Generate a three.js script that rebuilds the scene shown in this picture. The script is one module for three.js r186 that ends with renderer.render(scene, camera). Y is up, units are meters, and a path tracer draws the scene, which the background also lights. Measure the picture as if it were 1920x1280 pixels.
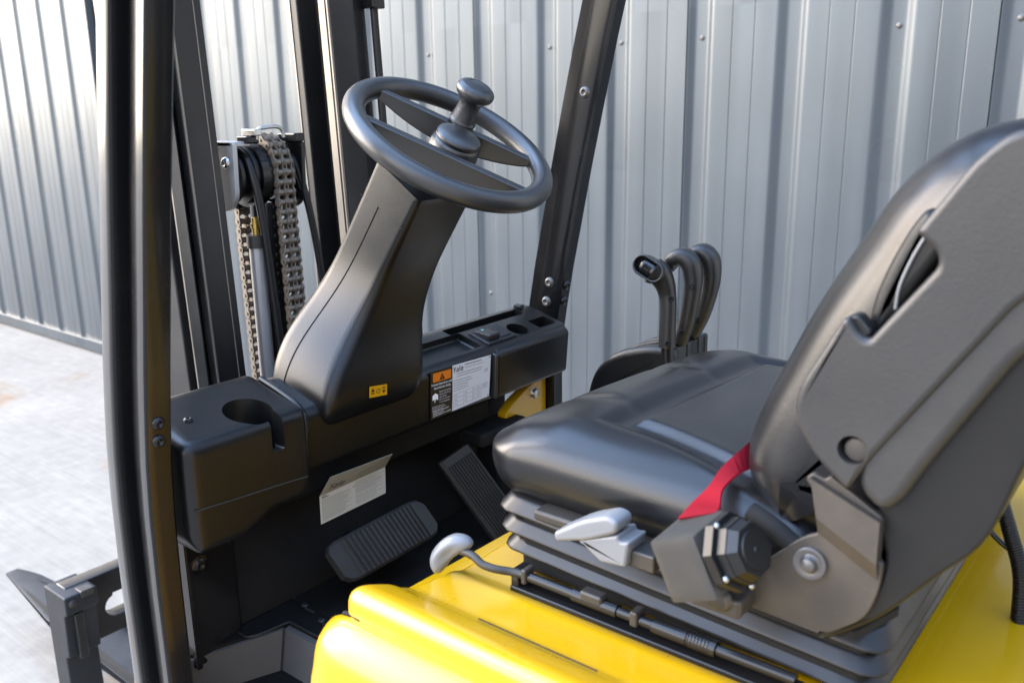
import * as THREE from 'three';
import { RoundedBoxGeometry } from 'three/addons/geometries/RoundedBoxGeometry.js';
import { mergeGeometries, mergeVertices, toCreasedNormals } from 'three/addons/utils/BufferGeometryUtils.js';
import { Brush, Evaluator, SUBTRACTION } from 'three-bvh-csg';

// ------------------------------------------------------------------ camera, sky, sun, exposure
const scene = new THREE.Scene();
const camera = new THREE.PerspectiveCamera(2 * Math.atan(640 / 1680) * 180 / Math.PI, 1.5, 0.05, 400);
camera.position.set(0, 1.68, 0);
camera.rotation.set(-0.2575, 0.6762, -0.0142, 'YXZ');
camera.focus = 1.2; camera.userData.fStop = 6.5;
scene.add(camera);

const renderer = new THREE.WebGLRenderer({ antialias: true });
renderer.setSize(1024, 682);
renderer.toneMapping = THREE.LinearToneMapping;
renderer.toneMappingExposure = 4.2;
renderer.shadowMap.enabled = true;
renderer.shadowMap.type = THREE.PCFSoftShadowMap;

const SUN = new THREE.Vector3(-0.86, 0.44, 0.34).normalize();
const sunLight = new THREE.DirectionalLight(0xffdfb8, 0.9);
sunLight.position.copy(SUN).multiplyScalar(20);
sunLight.castShadow = true; sunLight.shadow.radius = 70;
sunLight.shadow.mapSize.set(2048, 2048);
Object.assign(sunLight.shadow.camera, { left: -6, right: 6, top: 6, bottom: -6, near: 1, far: 50 });
scene.add(sunLight);

const SKY_GAIN = 1.3;
{ // hazy late-day sky: blue overhead, pale warm band at the horizon, a broad glow round the veiled sun
  const w = 512, h = 256, d = new Float32Array(w * h * 4), v = new THREE.Vector3();
  const sm = (a, b, t) => { t = Math.min(1, Math.max(0, (t - a) / (b - a))); return t * t * (3 - 2 * t); };
  for (let j = 0; j < h; j++) for (let i = 0; i < w; i++) {
    const el = ((j + 0.5) / h - 0.5) * Math.PI, az = ((i + 0.5) / w - 0.5) * 2 * Math.PI;
    v.set(Math.cos(az) * Math.cos(el), Math.sin(el), Math.sin(az) * Math.cos(el));
    const k = sm(-0.02, 0.75, v.y), c = v.dot(SUN);
    const g = Math.pow(Math.max(0, 0.5 + 0.5 * c), 3), g2 = Math.pow(Math.max(0, c), 14);
    const col = [0, 1, 2].map(n => {
      const hor = [0.95, 0.85, 0.72][n], zen = [0.42, 0.62, 1.0][n];
      let x = hor + (zen - hor) * k;
      x = x * ((0.08 + 2.5 * g) * (1 - k) + (0.52 + 1.25 * g) * k) + [1.0, 0.9, 0.74][n] * g2;
      if (v.y < 0) x *= 0.6;
      return x * SKY_GAIN;
    });
    d.set([...col, 1], (j * w + i) * 4);
  }
  const t = new THREE.DataTexture(d, w, h, THREE.RGBAFormat, THREE.FloatType);
  t.mapping = THREE.EquirectangularReflectionMapping; t.magFilter = t.minFilter = THREE.LinearFilter;
  t.wrapS = THREE.RepeatWrapping; t.needsUpdate = true;
  scene.background = t; scene.environment = t;
}

// ------------------------------------------------------------------ helpers
let seed = 7; const rnd = () => { seed = (seed * 1664525 + 1013904223) >>> 0; return seed / 4294967296; };
const crease = (g, a) => { const k = 1000; return toCreasedNormals(g.scale(k, k, k), a).scale(1 / k, 1 / k, 1 / k); }; // the normals are averaged on a millimetre grid
const V = (x, y, z) => new THREE.Vector3(x, y, z);
const used = {};
const numbered = n => { const k = used[n] = (used[n] ?? -1) + 1; return k ? `${n}_${String(k).padStart(3, '0')}` : n; };
function boxUV(g) { // uv in metres from the dominant axis of each face
  g = g.index ? g.toNonIndexed() : g;
  const p = g.attributes.position, uv = new Float32Array(p.count * 2), a = V(), b = V(), c = V();
  for (let i = 0; i < p.count; i += 3) {
    a.fromBufferAttribute(p, i); b.fromBufferAttribute(p, i + 1); c.fromBufferAttribute(p, i + 2);
    const n = b.clone().sub(a).cross(c.clone().sub(a)), x = Math.abs(n.x), y = Math.abs(n.y), z = Math.abs(n.z);
    [a, b, c].forEach((q, k) => { const o = (i + k) * 2;
      if (x >= y && x >= z) { uv[o] = q.z; uv[o + 1] = q.y; } else if (y >= z) { uv[o] = q.x; uv[o + 1] = q.z; } else { uv[o] = q.x; uv[o + 1] = q.y; } });
  }
  g.setAttribute('uv', new THREE.BufferAttribute(uv, 2));
  for (const k of Object.keys(g.attributes)) if (!['position', 'normal', 'uv'].includes(k)) g.deleteAttribute(k);
  return g;
}
function merge(gs) { return gs.length === 1 ? boxUV(gs[0]) : mergeGeometries(gs.map(boxUV)); }
function part(name, parent, geo, mat, label, keepUV) {
  const gs = Array.isArray(geo) ? geo : [geo];
  const m = new THREE.Mesh(keepUV ? gs[0] : merge(gs), mat);
  m.name = numbered(name); m.castShadow = m.receiveShadow = true;
  if (label) m.userData.label = label;
  parent.add(m); return m;
}
function group(name, parent) { const g = new THREE.Group(); g.name = numbered(name); parent.add(g); return g; }
// rounded polygon: points [x, y, r]
function roundShape(pts, r0 = 0) {
  const s = new THREE.Shape(), n = pts.length;
  pts.forEach((p, i) => {
    const a = pts[(i + n - 1) % n], b = pts[(i + 1) % n], r = p[2] ?? r0;
    const da = Math.hypot(a[0] - p[0], a[1] - p[1]), db = Math.hypot(b[0] - p[0], b[1] - p[1]), k = Math.min(r, da * 0.49, db * 0.49);
    const P = [p[0] + (a[0] - p[0]) / da * k, p[1] + (a[1] - p[1]) / da * k], Q = [p[0] + (b[0] - p[0]) / db * k, p[1] + (b[1] - p[1]) / db * k];
    if (i === 0) s.moveTo(...P); else s.lineTo(...P);
    if (k > 0) s.quadraticCurveTo(p[0], p[1], ...Q);
  });
  s.closePath(); return s;
}
function flatCaps(g) { // the flat ends keep their own normal, so that long cap triangles shade evenly
  const p = g.attributes.position, n = g.attributes.normal, a = V(), b = V(), c = V();
  for (let i = 0; i < p.count; i += 3) { a.fromBufferAttribute(p, i); b.fromBufferAttribute(p, i + 1); c.fromBufferAttribute(p, i + 2); b.sub(a); c.sub(a); b.cross(c).normalize(); if (Math.abs(b.z) > 0.9995) for (let k = 0; k < 3; k++) n.setXYZ(i + k, b.x, b.y, b.z); }
  return g;
}
function ext(shape, depth, bevel = 0, seg = 3, curve = 5) { // extruded along +z from 0 to depth, outline kept by the bevel
  let g = new THREE.ExtrudeGeometry(shape, { depth: depth - 2 * bevel, bevelEnabled: bevel > 0, bevelThickness: bevel, bevelSize: bevel, bevelOffset: -bevel, bevelSegments: seg, curveSegments: curve });
  g.translate(0, 0, bevel);
  return flatCaps(crease(g, 0.6));
}
const outline = (pts, r = 0, bevel = 0) => pts instanceof THREE.Shape ? pts : roundShape(pts.map(p => [p[0], p[1], bevel > 0.003 ? Math.max(p[2] ?? r, bevel * 1.4) : p[2] ?? r])); // corners no tighter than the bevel
const XY = (pts, z0, z1, bevel, r, seg) => ext(outline(pts, r, bevel), z1 - z0, bevel, seg).translate(0, 0, z0);            // profile (x,y), along z
const ZY = (pts, x0, x1, bevel, r, seg) => { const g = ext(outline(pts, r, bevel), x1 - x0, bevel, seg); g.applyMatrix4(new THREE.Matrix4().makeBasis(V(0, 0, 1), V(0, 1, 0), V(-1, 0, 0))); return g.translate(x1, 0, 0); }; // profile (z,y), along x
const XZ = (pts, y0, y1, bevel, r, seg) => { const g = ext(outline(pts, r, bevel), y1 - y0, bevel, seg); g.applyMatrix4(new THREE.Matrix4().makeBasis(V(1, 0, 0), V(0, 0, 1), V(0, -1, 0))); return g.translate(0, y1, 0); }; // profile (x,z), along y
function rbox(x0, x1, y0, y1, z0, z1, r = 0.003) { const g = new RoundedBoxGeometry(x1 - x0, y1 - y0, z1 - z0, 2, r); return g.translate((x0 + x1) / 2, (y0 + y1) / 2, (z0 + z1) / 2); }
function loft(rings, angle = 0.6, caps = true) { // rings: equal-length arrays of Vector3
  const n = rings[0].length, pos = [], idx = [];
  rings.forEach(r => r.forEach(p => pos.push(p.x, p.y, p.z)));
  for (let i = 0; i < rings.length - 1; i++) for (let j = 0; j < n; j++) { const a = i * n + j, b = i * n + (j + 1) % n; idx.push(a, b, a + n, b, b + n, a + n); }
  if (caps) for (const [i, f] of [[0, 1], [rings.length - 1, 0]]) {
    const c = V(0, 0, 0); rings[i].forEach(p => c.add(p)); c.divideScalar(n); const k = pos.length / 3; pos.push(c.x, c.y, c.z);
    for (let j = 0; j < n; j++) { const a = i * n + j, b = i * n + (j + 1) % n; f ? idx.push(b, a, k) : idx.push(a, b, k); }
  }
  const g = new THREE.BufferGeometry(); g.setAttribute('position', new THREE.Float32BufferAttribute(pos, 3)); g.setIndex(idx);
  return crease(g, angle);
}
function tube(pts, r, rad = 10, seg = pts.length * 6, closed = false) {
  return new THREE.TubeGeometry(new THREE.CatmullRomCurve3(pts.map(p => V(...p)), closed), seg, r, rad, closed);
}
function disc(c, axis, profile, seg = 20) { // lathe about an axis: profile [radius, height]
  const g = new THREE.LatheGeometry(profile.map(p => new THREE.Vector2(...p)), seg);
  g.applyQuaternion(new THREE.Quaternion().setFromUnitVectors(V(0, 1, 0), V(...axis).normalize()));
  return g.translate(...c);
}
const BOLT = [[0.0001, 0.0012], [0.0026, 0.0012], [0.0029, 0.0042], [0.0048, 0.004], [0.0068, 0.0022], [0.0076, 0]].map(p => p);
const bolt = (c, axis, k = 1) => disc(c, axis, BOLT.map(p => [p[0] * k, p[1] * k]), 16);
function softBox(hx, hy, hz, r, sx, sy, sz, f) { // rounded block with a deforming function on its surface
  let g = new THREE.BoxGeometry(2 * hx, 2 * hy, 2 * hz, sx, sy, sz); g.deleteAttribute('uv'); g.deleteAttribute('normal'); g = mergeVertices(g, 1e-5);
  const p = g.attributes.position, v = V(), c = V();
  for (let i = 0; i < p.count; i++) {
    v.fromBufferAttribute(p, i);
    c.set(Math.min(hx - r[0], Math.max(-hx + r[0], v.x)), Math.min(hy - r[1], Math.max(-hy + r[1], v.y)), Math.min(hz - r[2], Math.max(-hz + r[2], v.z)));
    const d = v.clone().sub(c); d.x /= r[0]; d.y /= r[1]; d.z /= r[2];
    if (d.lengthSq() > 1e-12) { // keep even spacing through the corner
      const m = Math.max(Math.abs(d.x), Math.abs(d.y), Math.abs(d.z));
      const e = V(Math.tan(d.x * Math.PI / 4), Math.tan(d.y * Math.PI / 4), Math.tan(d.z * Math.PI / 4)).normalize();
      v.set(c.x + e.x * r[0], c.y + e.y * r[1], c.z + e.z * r[2]);
    }
    if (f) f(v);
    p.setXYZ(i, v.x, v.y, v.z);
  }
  g.computeVertexNormals(); return g;
}
const evalr = new Evaluator(); evalr.useGroups = false;
function cut(g, ...tools) {
  let b = new Brush(boxUV(g)); b.updateMatrixWorld();
  for (const t of tools) { const k = new Brush(boxUV(t)); k.updateMatrixWorld(); b = evalr.evaluate(b, k, SUBTRACTION); }
  const o = b.geometry; for (const k of Object.keys(o.attributes)) if (!['position', 'normal', 'uv'].includes(k)) o.deleteAttribute(k);
  o.clearGroups(); return o;
}

// ------------------------------------------------------------------ procedural textures and materials
function hash(x, y, s) { let h = (x * 374761393 + y * 668265263 + s * 2147483647) | 0; h = Math.imul(h ^ (h >>> 13), 1274126177); return ((h ^ (h >>> 16)) >>> 0) / 4294967296; }
function vnoise(x, y, per, s) { const xi = Math.floor(x), yi = Math.floor(y), fx = x - xi, fy = y - yi, u = fx * fx * (3 - 2 * fx), w = fy * fy * (3 - 2 * fy), m = k => ((k % per) + per) % per;
  const a = hash(m(xi), m(yi), s), b = hash(m(xi + 1), m(yi), s), c = hash(m(xi), m(yi + 1), s), d = hash(m(xi + 1), m(yi + 1), s); return a + (b - a) * u + (c - a) * w + (a - b - c + d) * u * w; }
function fbm(x, y, per, s, oct = 4) { let v = 0, a = 0.5, p = per; for (let i = 0; i < oct; i++) { v += a * vnoise(x * p, y * p, p, s + i); a *= 0.5; p *= 2; } return v; }
function tex(n, f, repeat, srgb) { // f(u,v) -> [r,g,b] 0..1
  const d = new Uint8Array(n * n * 4);
  for (let j = 0; j < n; j++) for (let i = 0; i < n; i++) { const c = f(i / n, j / n); const o = (j * n + i) * 4; for (let k = 0; k < 3; k++) d[o + k] = Math.max(0, Math.min(255, (c[k] ?? c[0]) * 255)); d[o + 3] = 255; }
  const t = new THREE.DataTexture(d, n, n); t.wrapS = t.wrapT = THREE.RepeatWrapping; t.magFilter = THREE.LinearFilter; t.minFilter = THREE.LinearMipmapLinearFilter; t.generateMipmaps = true;
  t.repeat.set(repeat, repeat); if (srgb) t.colorSpace = THREE.SRGBColorSpace; t.needsUpdate = true; return t;
}
const grain = tex(256, (u, v) => [0.35 * hash(u * 256 | 0, v * 256 | 0, 3) + 0.65 * fbm(u, v, 64, 11, 2)], 9);          // fine moulded grain
const scuff = tex(512, (u, v) => { const a = fbm(u, v, 4, 21, 6), b = Math.pow(fbm(u, v, 24, 31, 3), 2); return [1, 0.62 + 0.42 * a + 0.25 * b, 1]; }, 2.2);
const dust = (base, amt, tone = [0.16, 0.14, 0.12]) => tex(512, (u, v) => { const a = Math.pow(Math.max(0, fbm(u, v, 5, 41, 6) - 0.28) * 1.9, 2) * amt, s = hash(u * 512 | 0, v * 512 | 0, 9) > 0.9985 ? 0.6 * amt : 0; return base.map((c, i) => Math.sqrt(c + (tone[i] - c) * Math.min(1, a + s))); }, 2.0, true);
const M = {};
const std = (o) => new THREE.MeshPhysicalMaterial(o);
const lin = (r, g, b) => new THREE.Color().setRGB(r, g, b);
M.plastic = std({ map: dust([0.005, 0.005, 0.005], 0.05), roughness: 0.38, ior: 1.44, roughnessMap: scuff, bumpMap: grain, bumpScale: 0.00012 });
M.plasticDark = std({ color: lin(0.007, 0.007, 0.007), roughness: 0.5, ior: 1.45, roughnessMap: scuff, bumpMap: grain, bumpScale: 0.00018 });
M.shell = std({ map: dust([0.03, 0.0295, 0.029], 0.3), roughness: 0.46, roughnessMap: scuff, bumpMap: grain, bumpScale: 0.0002 });
const softScuff = tex(256, (u, v) => [1, 0.9 + 0.2 * (fbm(u, v, 4, 171, 4) - 0.5), 1], 1.5);
M.vinyl = std({ map: dust([0.007, 0.0078, 0.0095], 0.015, [0.05, 0.05, 0.05]), roughness: 0.33, ior: 1.48, roughnessMap: softScuff, bumpMap: grain, bumpScale: 0.00012 });
M.rubber = std({ color: lin(0.008, 0.008, 0.009), ior: 1.45, roughness: 0.42, roughnessMap: scuff });
M.wheel = std({ color: lin(0.016, 0.016, 0.016), roughness: 0.38, ior: 1.75, roughnessMap: scuff, bumpMap: grain, bumpScale: 0.00008 });
M.blackPaint = std({ map: dust([0.007, 0.007, 0.0075], 0.1), roughness: 0.26, ior: 1.3, roughnessMap: scuff, clearcoat: 0.32, clearcoatRoughness: 0.12 });
M.mastSteel = std({ map: dust([0.014, 0.014, 0.015], 0.2), roughness: 0.38, roughnessMap: scuff, metalness: 0.2 });
M.dirtySteel = std({ map: dust([0.05, 0.047, 0.043], 1.0, [0.16, 0.13, 0.1]), roughness: 0.55, roughnessMap: scuff, metalness: 0.4 });
M.forkPaint = std({ map: dust([0.018, 0.021, 0.026], 0.15), roughness: 0.62, ior: 1.35, roughnessMap: scuff });
M.floor = std({ map: dust([0.0035, 0.0035, 0.0035], 0.08), roughness: 0.8, ior: 1.35, roughnessMap: scuff });
M.yellow = std({ map: tex(256, (u, v) => { const a = fbm(u, v, 4, 61, 4) * 0.06; return [0.77 - a * 0.5, 0.61 - a, 0.03]; }, 2, true), roughness: 0.34, clearcoat: 0.5, clearcoatRoughness: 0.12, roughnessMap: scuff });
M.steel = std({ color: lin(0.5, 0.5, 0.49), metalness: 0.9, roughness: 0.32, roughnessMap: scuff });
M.chain = std({ map: dust([0.25, 0.215, 0.175], 0.3, [0.12, 0.09, 0.06]), metalness: 0.5, roughness: 0.5, roughnessMap: scuff });
M.wornGlintSteel = std({ map: dust([0.26, 0.24, 0.21], 0.7, [0.05, 0.045, 0.04]), metalness: 0.6, roughness: 0.38, roughnessMap: scuff });  // worn steel tone that also paints the mast rail highlights
M.pedal = std({ map: dust([0.026, 0.0245, 0.023], 0.5, [0.08, 0.072, 0.062]), roughness: 0.6, roughnessMap: scuff });
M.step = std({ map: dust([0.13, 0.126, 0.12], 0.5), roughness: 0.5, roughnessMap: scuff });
M.boxGrey = std({ map: dust([0.034, 0.033, 0.031], 0.4), roughness: 0.42, roughnessMap: scuff });
M.zincDark = std({ map: dust([0.16, 0.155, 0.15], 0.6), metalness: 0.6, roughness: 0.36, roughnessMap: scuff });
M.zinc = std({ color: lin(0.42, 0.42, 0.42), metalness: 0.5, roughness: 0.4, roughnessMap: scuff });
M.grip = std({ map: dust([0.014, 0.0138, 0.0135], 0.2), roughness: 0.4, roughnessMap: softScuff, bumpMap: grain, bumpScale: 0.00012 });
M.brass = std({ color: lin(0.6, 0.42, 0.12), metalness: 0.95, roughness: 0.3 });
M.greyPlastic = std({ map: dust([0.21, 0.213, 0.22], 0.15, [0.16, 0.15, 0.14]), roughness: 0.4, roughnessMap: scuff });
M.belt = std({ map: tex(256, (u, v) => { const w = 0.86 + 0.14 * Math.sin((u + v) * 2 * Math.PI * 64) * Math.sin((u - v) * 2 * Math.PI * 32), a = fbm(u, v, 8, 71, 3) * 0.1; return [0.60 * w - a, 0.012, 0.105 * w]; }, 8, true), roughness: 0.85, ior: 1.3 });
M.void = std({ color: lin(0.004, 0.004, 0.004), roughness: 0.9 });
const cladTex = tex(512, (u, v) => { const a = fbm(u, v * 0.5, 4, 81, 4); return [1, 0.8 + 0.4 * (a - 0.5), 1]; }, 0.7);
M.clad = std({ map: tex(256, (u, v) => { const a = fbm(u, v, 4, 91, 5) + 0.7 * (vnoise(u * 48, v * 3, 48, 95) - 0.5); return [0.292 + 0.05 * a, 0.318 + 0.05 * a, 0.336 + 0.05 * a]; }, 0.5, true), metalness: 0.38, roughness: 0.4, roughnessMap: cladTex });
M.cladDark = std({ color: lin(0.2, 0.2, 0.22), metalness: 0.4, roughness: 0.5 });

// ------------------------------------------------------------------ the setting: yard slab and the metal-clad wall
{
  const conc = tex(1024, (u, v) => {
    const a = fbm(u, v, 4, 101, 6), b = fbm(u, v, 64, 111, 3), br = vnoise(u * 6, v * 512, 512, 121) * 0.6 + vnoise(u * 24, v * 256, 256, 131) * 0.4;
    let k = 0.56 + 0.12 * (a - 0.5) + 0.08 * (b - 0.5) + 0.06 * (br - 0.5);
    const rust = Math.pow(Math.max(0, fbm(u, v, 7, 141, 5) - 0.60) * 4.2, 2), pit = hash(u * 1024 | 0, v * 1024 | 0, 5) > 0.9992 ? -0.2 : 0;
    k += pit; return [k - rust * 0.03, k * 0.945 - rust * 0.16, k * 0.86 - rust * 0.27];
  }, 0.35, true);
  const g = new THREE.PlaneGeometry(240, 240); g.rotateX(-Math.PI / 2);
  const uv = g.attributes.uv; for (let i = 0; i < uv.count; i++) uv.setXY(i, uv.getX(i) * 240, uv.getY(i) * 240);
  const m = new THREE.Mesh(g, std({ map: conc, roughness: 0.85, bumpMap: conc, bumpScale: 0.002 }));
  m.name = 'ground'; m.receiveShadow = true;
  m.userData = { kind: 'structure', label: 'pale brushed concrete yard slab with faint rust stains', category: 'ground' };
  scene.add(m);
}
{
  const wall = new THREE.Group(); wall.name = 'cladding_wall'; wall.position.set(0, 0, -3);
  wall.userData = { kind: 'thing', label: 'ribbed silver metal cladding wall standing behind the forklift', category: 'wall' };
  scene.add(wall);
  const P = 0.3315, CR = 0.008, VA = -0.009;   // valleys between broad crowns
  const H = 7;
  function sheet(n) { // one sheet of n valleys, closed with a back face, from x = 0
    const pts = [];
    for (let k = 0; k < n; k++) {
      const x = k * P;
      pts.push([x, CR, 0.008], [x + 0.026, VA, 0.008], [x + 0.074, VA, 0.008], [x + 0.098, CR, 0.008]);
      for (const q of [0.172, 0.252]) pts.push([x + q - 0.0028, CR], [x + q, CR - 0.0015], [x + q + 0.0028, CR]);
    }
    pts.push([n * P - 0.0015, CR], [n * P - 0.0015, -0.06], [0, -0.06]);
    return crease(XZ(roundShape(pts, 0), 0.09, H, 0), 0.36);
  }
  const g3 = merge([sheet(3)]);
  const x0 = -0.9265;
  const starts = [1, -2, -5, -8, -11]; // sheets to the right of the doorway
  for (const k of starts) {
    const p = part('wall_panel', wall, g3.clone(), M.clad); p.position.set(x0 + k * P, 0, 0);
  }
  const g1 = merge([sheet(3)]);
  for (let k = 0; k < 8; k++) { const p = part('wall_panel', wall, g1.clone(), M.clad); p.position.set(-5.775 - (k + 1) * 3 * P, 0, 0.004); }
  // dark sliding leaf set back between the two runs of cladding
  part('door_leaf', wall, rbox(-5.9, -4.45, 0.02, H, -0.16, -0.075, 0.003), M.cladDark, 'plain grey door leaf set back in the wall');
  part('edge_trim', wall, rbox(-5.775, -5.762, 0.09, H, -0.02, 0.022, 0.002), M.clad);
  part('edge_trim', wall, rbox(-4.586, -4.575, 0.09, H, -0.06, 0.016, 0.002), M.clad);
  part('base_flashing', wall, [rbox(-14, -5.77, 0.012, 0.096, -0.02, 0.034, 0.004)], M.clad);
  part('base_flashing', wall, [rbox(-4.58, 2.3, 0.012, 0.096, -0.02, 0.034, 0.004)], M.clad);
  const sc = [[0.0001, 0.006], [0.0045, 0.006], [0.0055, 0.005], [0.0055, 0.0018], [0.0095, 0.0014], [0.010, 0]];
  const scg = merge([disc([0, 0, VA], [0, 0, 1], sc, 12)]);
  const spots = []; for (const n of [-6, -4, -3, -2, 0, 1, 2]) spots.push([x0 + n * P + 0.052, 1.9]);
  for (const n of [-5, -1.37]) spots.push([x0 + n * P + 0.052, 0.87]);
  spots.forEach(([x, y]) => { const s = part('screw', wall, scg.clone(), M.zincDark); s.position.set(x, y, 0); });
}

// ------------------------------------------------------------------ the forklift
const truck = new THREE.Group(); truck.name = 'forklift';
truck.userData = { label: 'yellow and black forklift truck with black seat, steering wheel and mast', category: 'forklift' };
scene.add(truck);
const AT = (x, y, z) => [x, y, z];

// --- overhead guard posts
{
  // outline about the rear outboard corner: [forward -x, inboard -z]
  const roll = (a, b, len) => [9, 11, 13, 15, 18, 21].map((f, k) => { a -= len / 6; b -= len / 6 * Math.tan(f * Math.PI / 180); return [a, b]; }); // a face rolling away forward
  const prof = [[0, -0.032], [-0.0008, -0.006], [-0.002, -0.003], [-0.004, -0.002], ...roll(-0.007, -0.002, 0.038), [-0.0455, -0.022], [-0.067, -0.022], [-0.0675, -0.004], [-0.069, -0.001], [-0.072, 0], ...roll(-0.072, 0, 0.040), [-0.113, -0.024], [-0.112, -0.033], [-0.05, -0.034], [-0.046, -0.0375], [-0.012, -0.0375], [-0.004, -0.036]];
  const path = [[0.55, -0.968], [0.9, -0.968], [1.1, -0.967], [1.2, -0.963], [1.27, -0.956], [1.32, -0.948], [1.39, -0.935], [1.46, -0.92], [1.57, -0.897], [1.68, -0.872], [1.79, -0.846], [1.9, -0.818], [2.02, -0.784], [2.1, -0.755]];
  const slim = [[0, -0.032], [-0.0015, -0.004], [-0.005, -0.001], [-0.07, -0.001], [-0.0745, -0.006], [-0.0745, -0.026], [-0.05, -0.026], [-0.049, -0.034], [-0.046, -0.0375], [-0.013, -0.0375], [-0.004, -0.034]];
  const post = (zo, s, k) => loft(path.map(([y, x]) => (s > 0 ? prof : slim).map(([a, b]) => V((x + a) * k, 1.68 + (y - 1.68) * k, (zo + s * b) * k))).map(r => s > 0 ? r.slice().reverse() : r), 0.5);
  const a = part('guard_post', truck, post(-0.497, 1, 0.912), M.blackPaint);
  const b = part('guard_post', truck, post(-1.357, -1, 1), M.blackPaint);
  const rx = y => { for (let i = 1; i < path.length; i++) if (y <= path[i][0]) { const [y0, q0] = path[i - 1], [y1, q1] = path[i]; return q0 + (q1 - q0) * (y - y0) / (y1 - y0); } };
  for (const y of [1.325, 1.302]) part('bolt', a, bolt([rx(y) * 0.912, 1.68 + (y - 1.68) * 0.912, -0.514 * 0.912], [1, -0.2, 0]), M.blackPaint);
  for (const y of [1.362, 1.325]) part('bolt', b, bolt([rx(y) - 0.027, y, -1.3195], [0, 0, 1], 1.3), M.zincDark);
  part('bolt', b, bolt([rx(1.70) - 0.024, 1.70, -1.3195], [0, 0, 1], 1.35), M.zincDark);
  for (const y of [1.357, 1.327]) part('bolt', b, bolt([rx(y) + 0.001, y, -1.335], [1, -0.2, 0], 1.2), M.blackPaint);
  // roof of the guard above the picture
  const roof = group('guard_roof', truck);
  for (const z of [-0.515, -1.34]) part('roof_rail', roof, rbox(-0.80, 0.42, 2.095, 2.15, z - 0.02, z + 0.02, 0.008), M.blackPaint);
  for (let k = 0; k < 6; k++) part('roof_bar', roof, rbox(-0.74 + k * 0.22, -0.70 + k * 0.22, 2.10, 2.145, -1.32, -0.535, 0.006), M.blackPaint);
}

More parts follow.
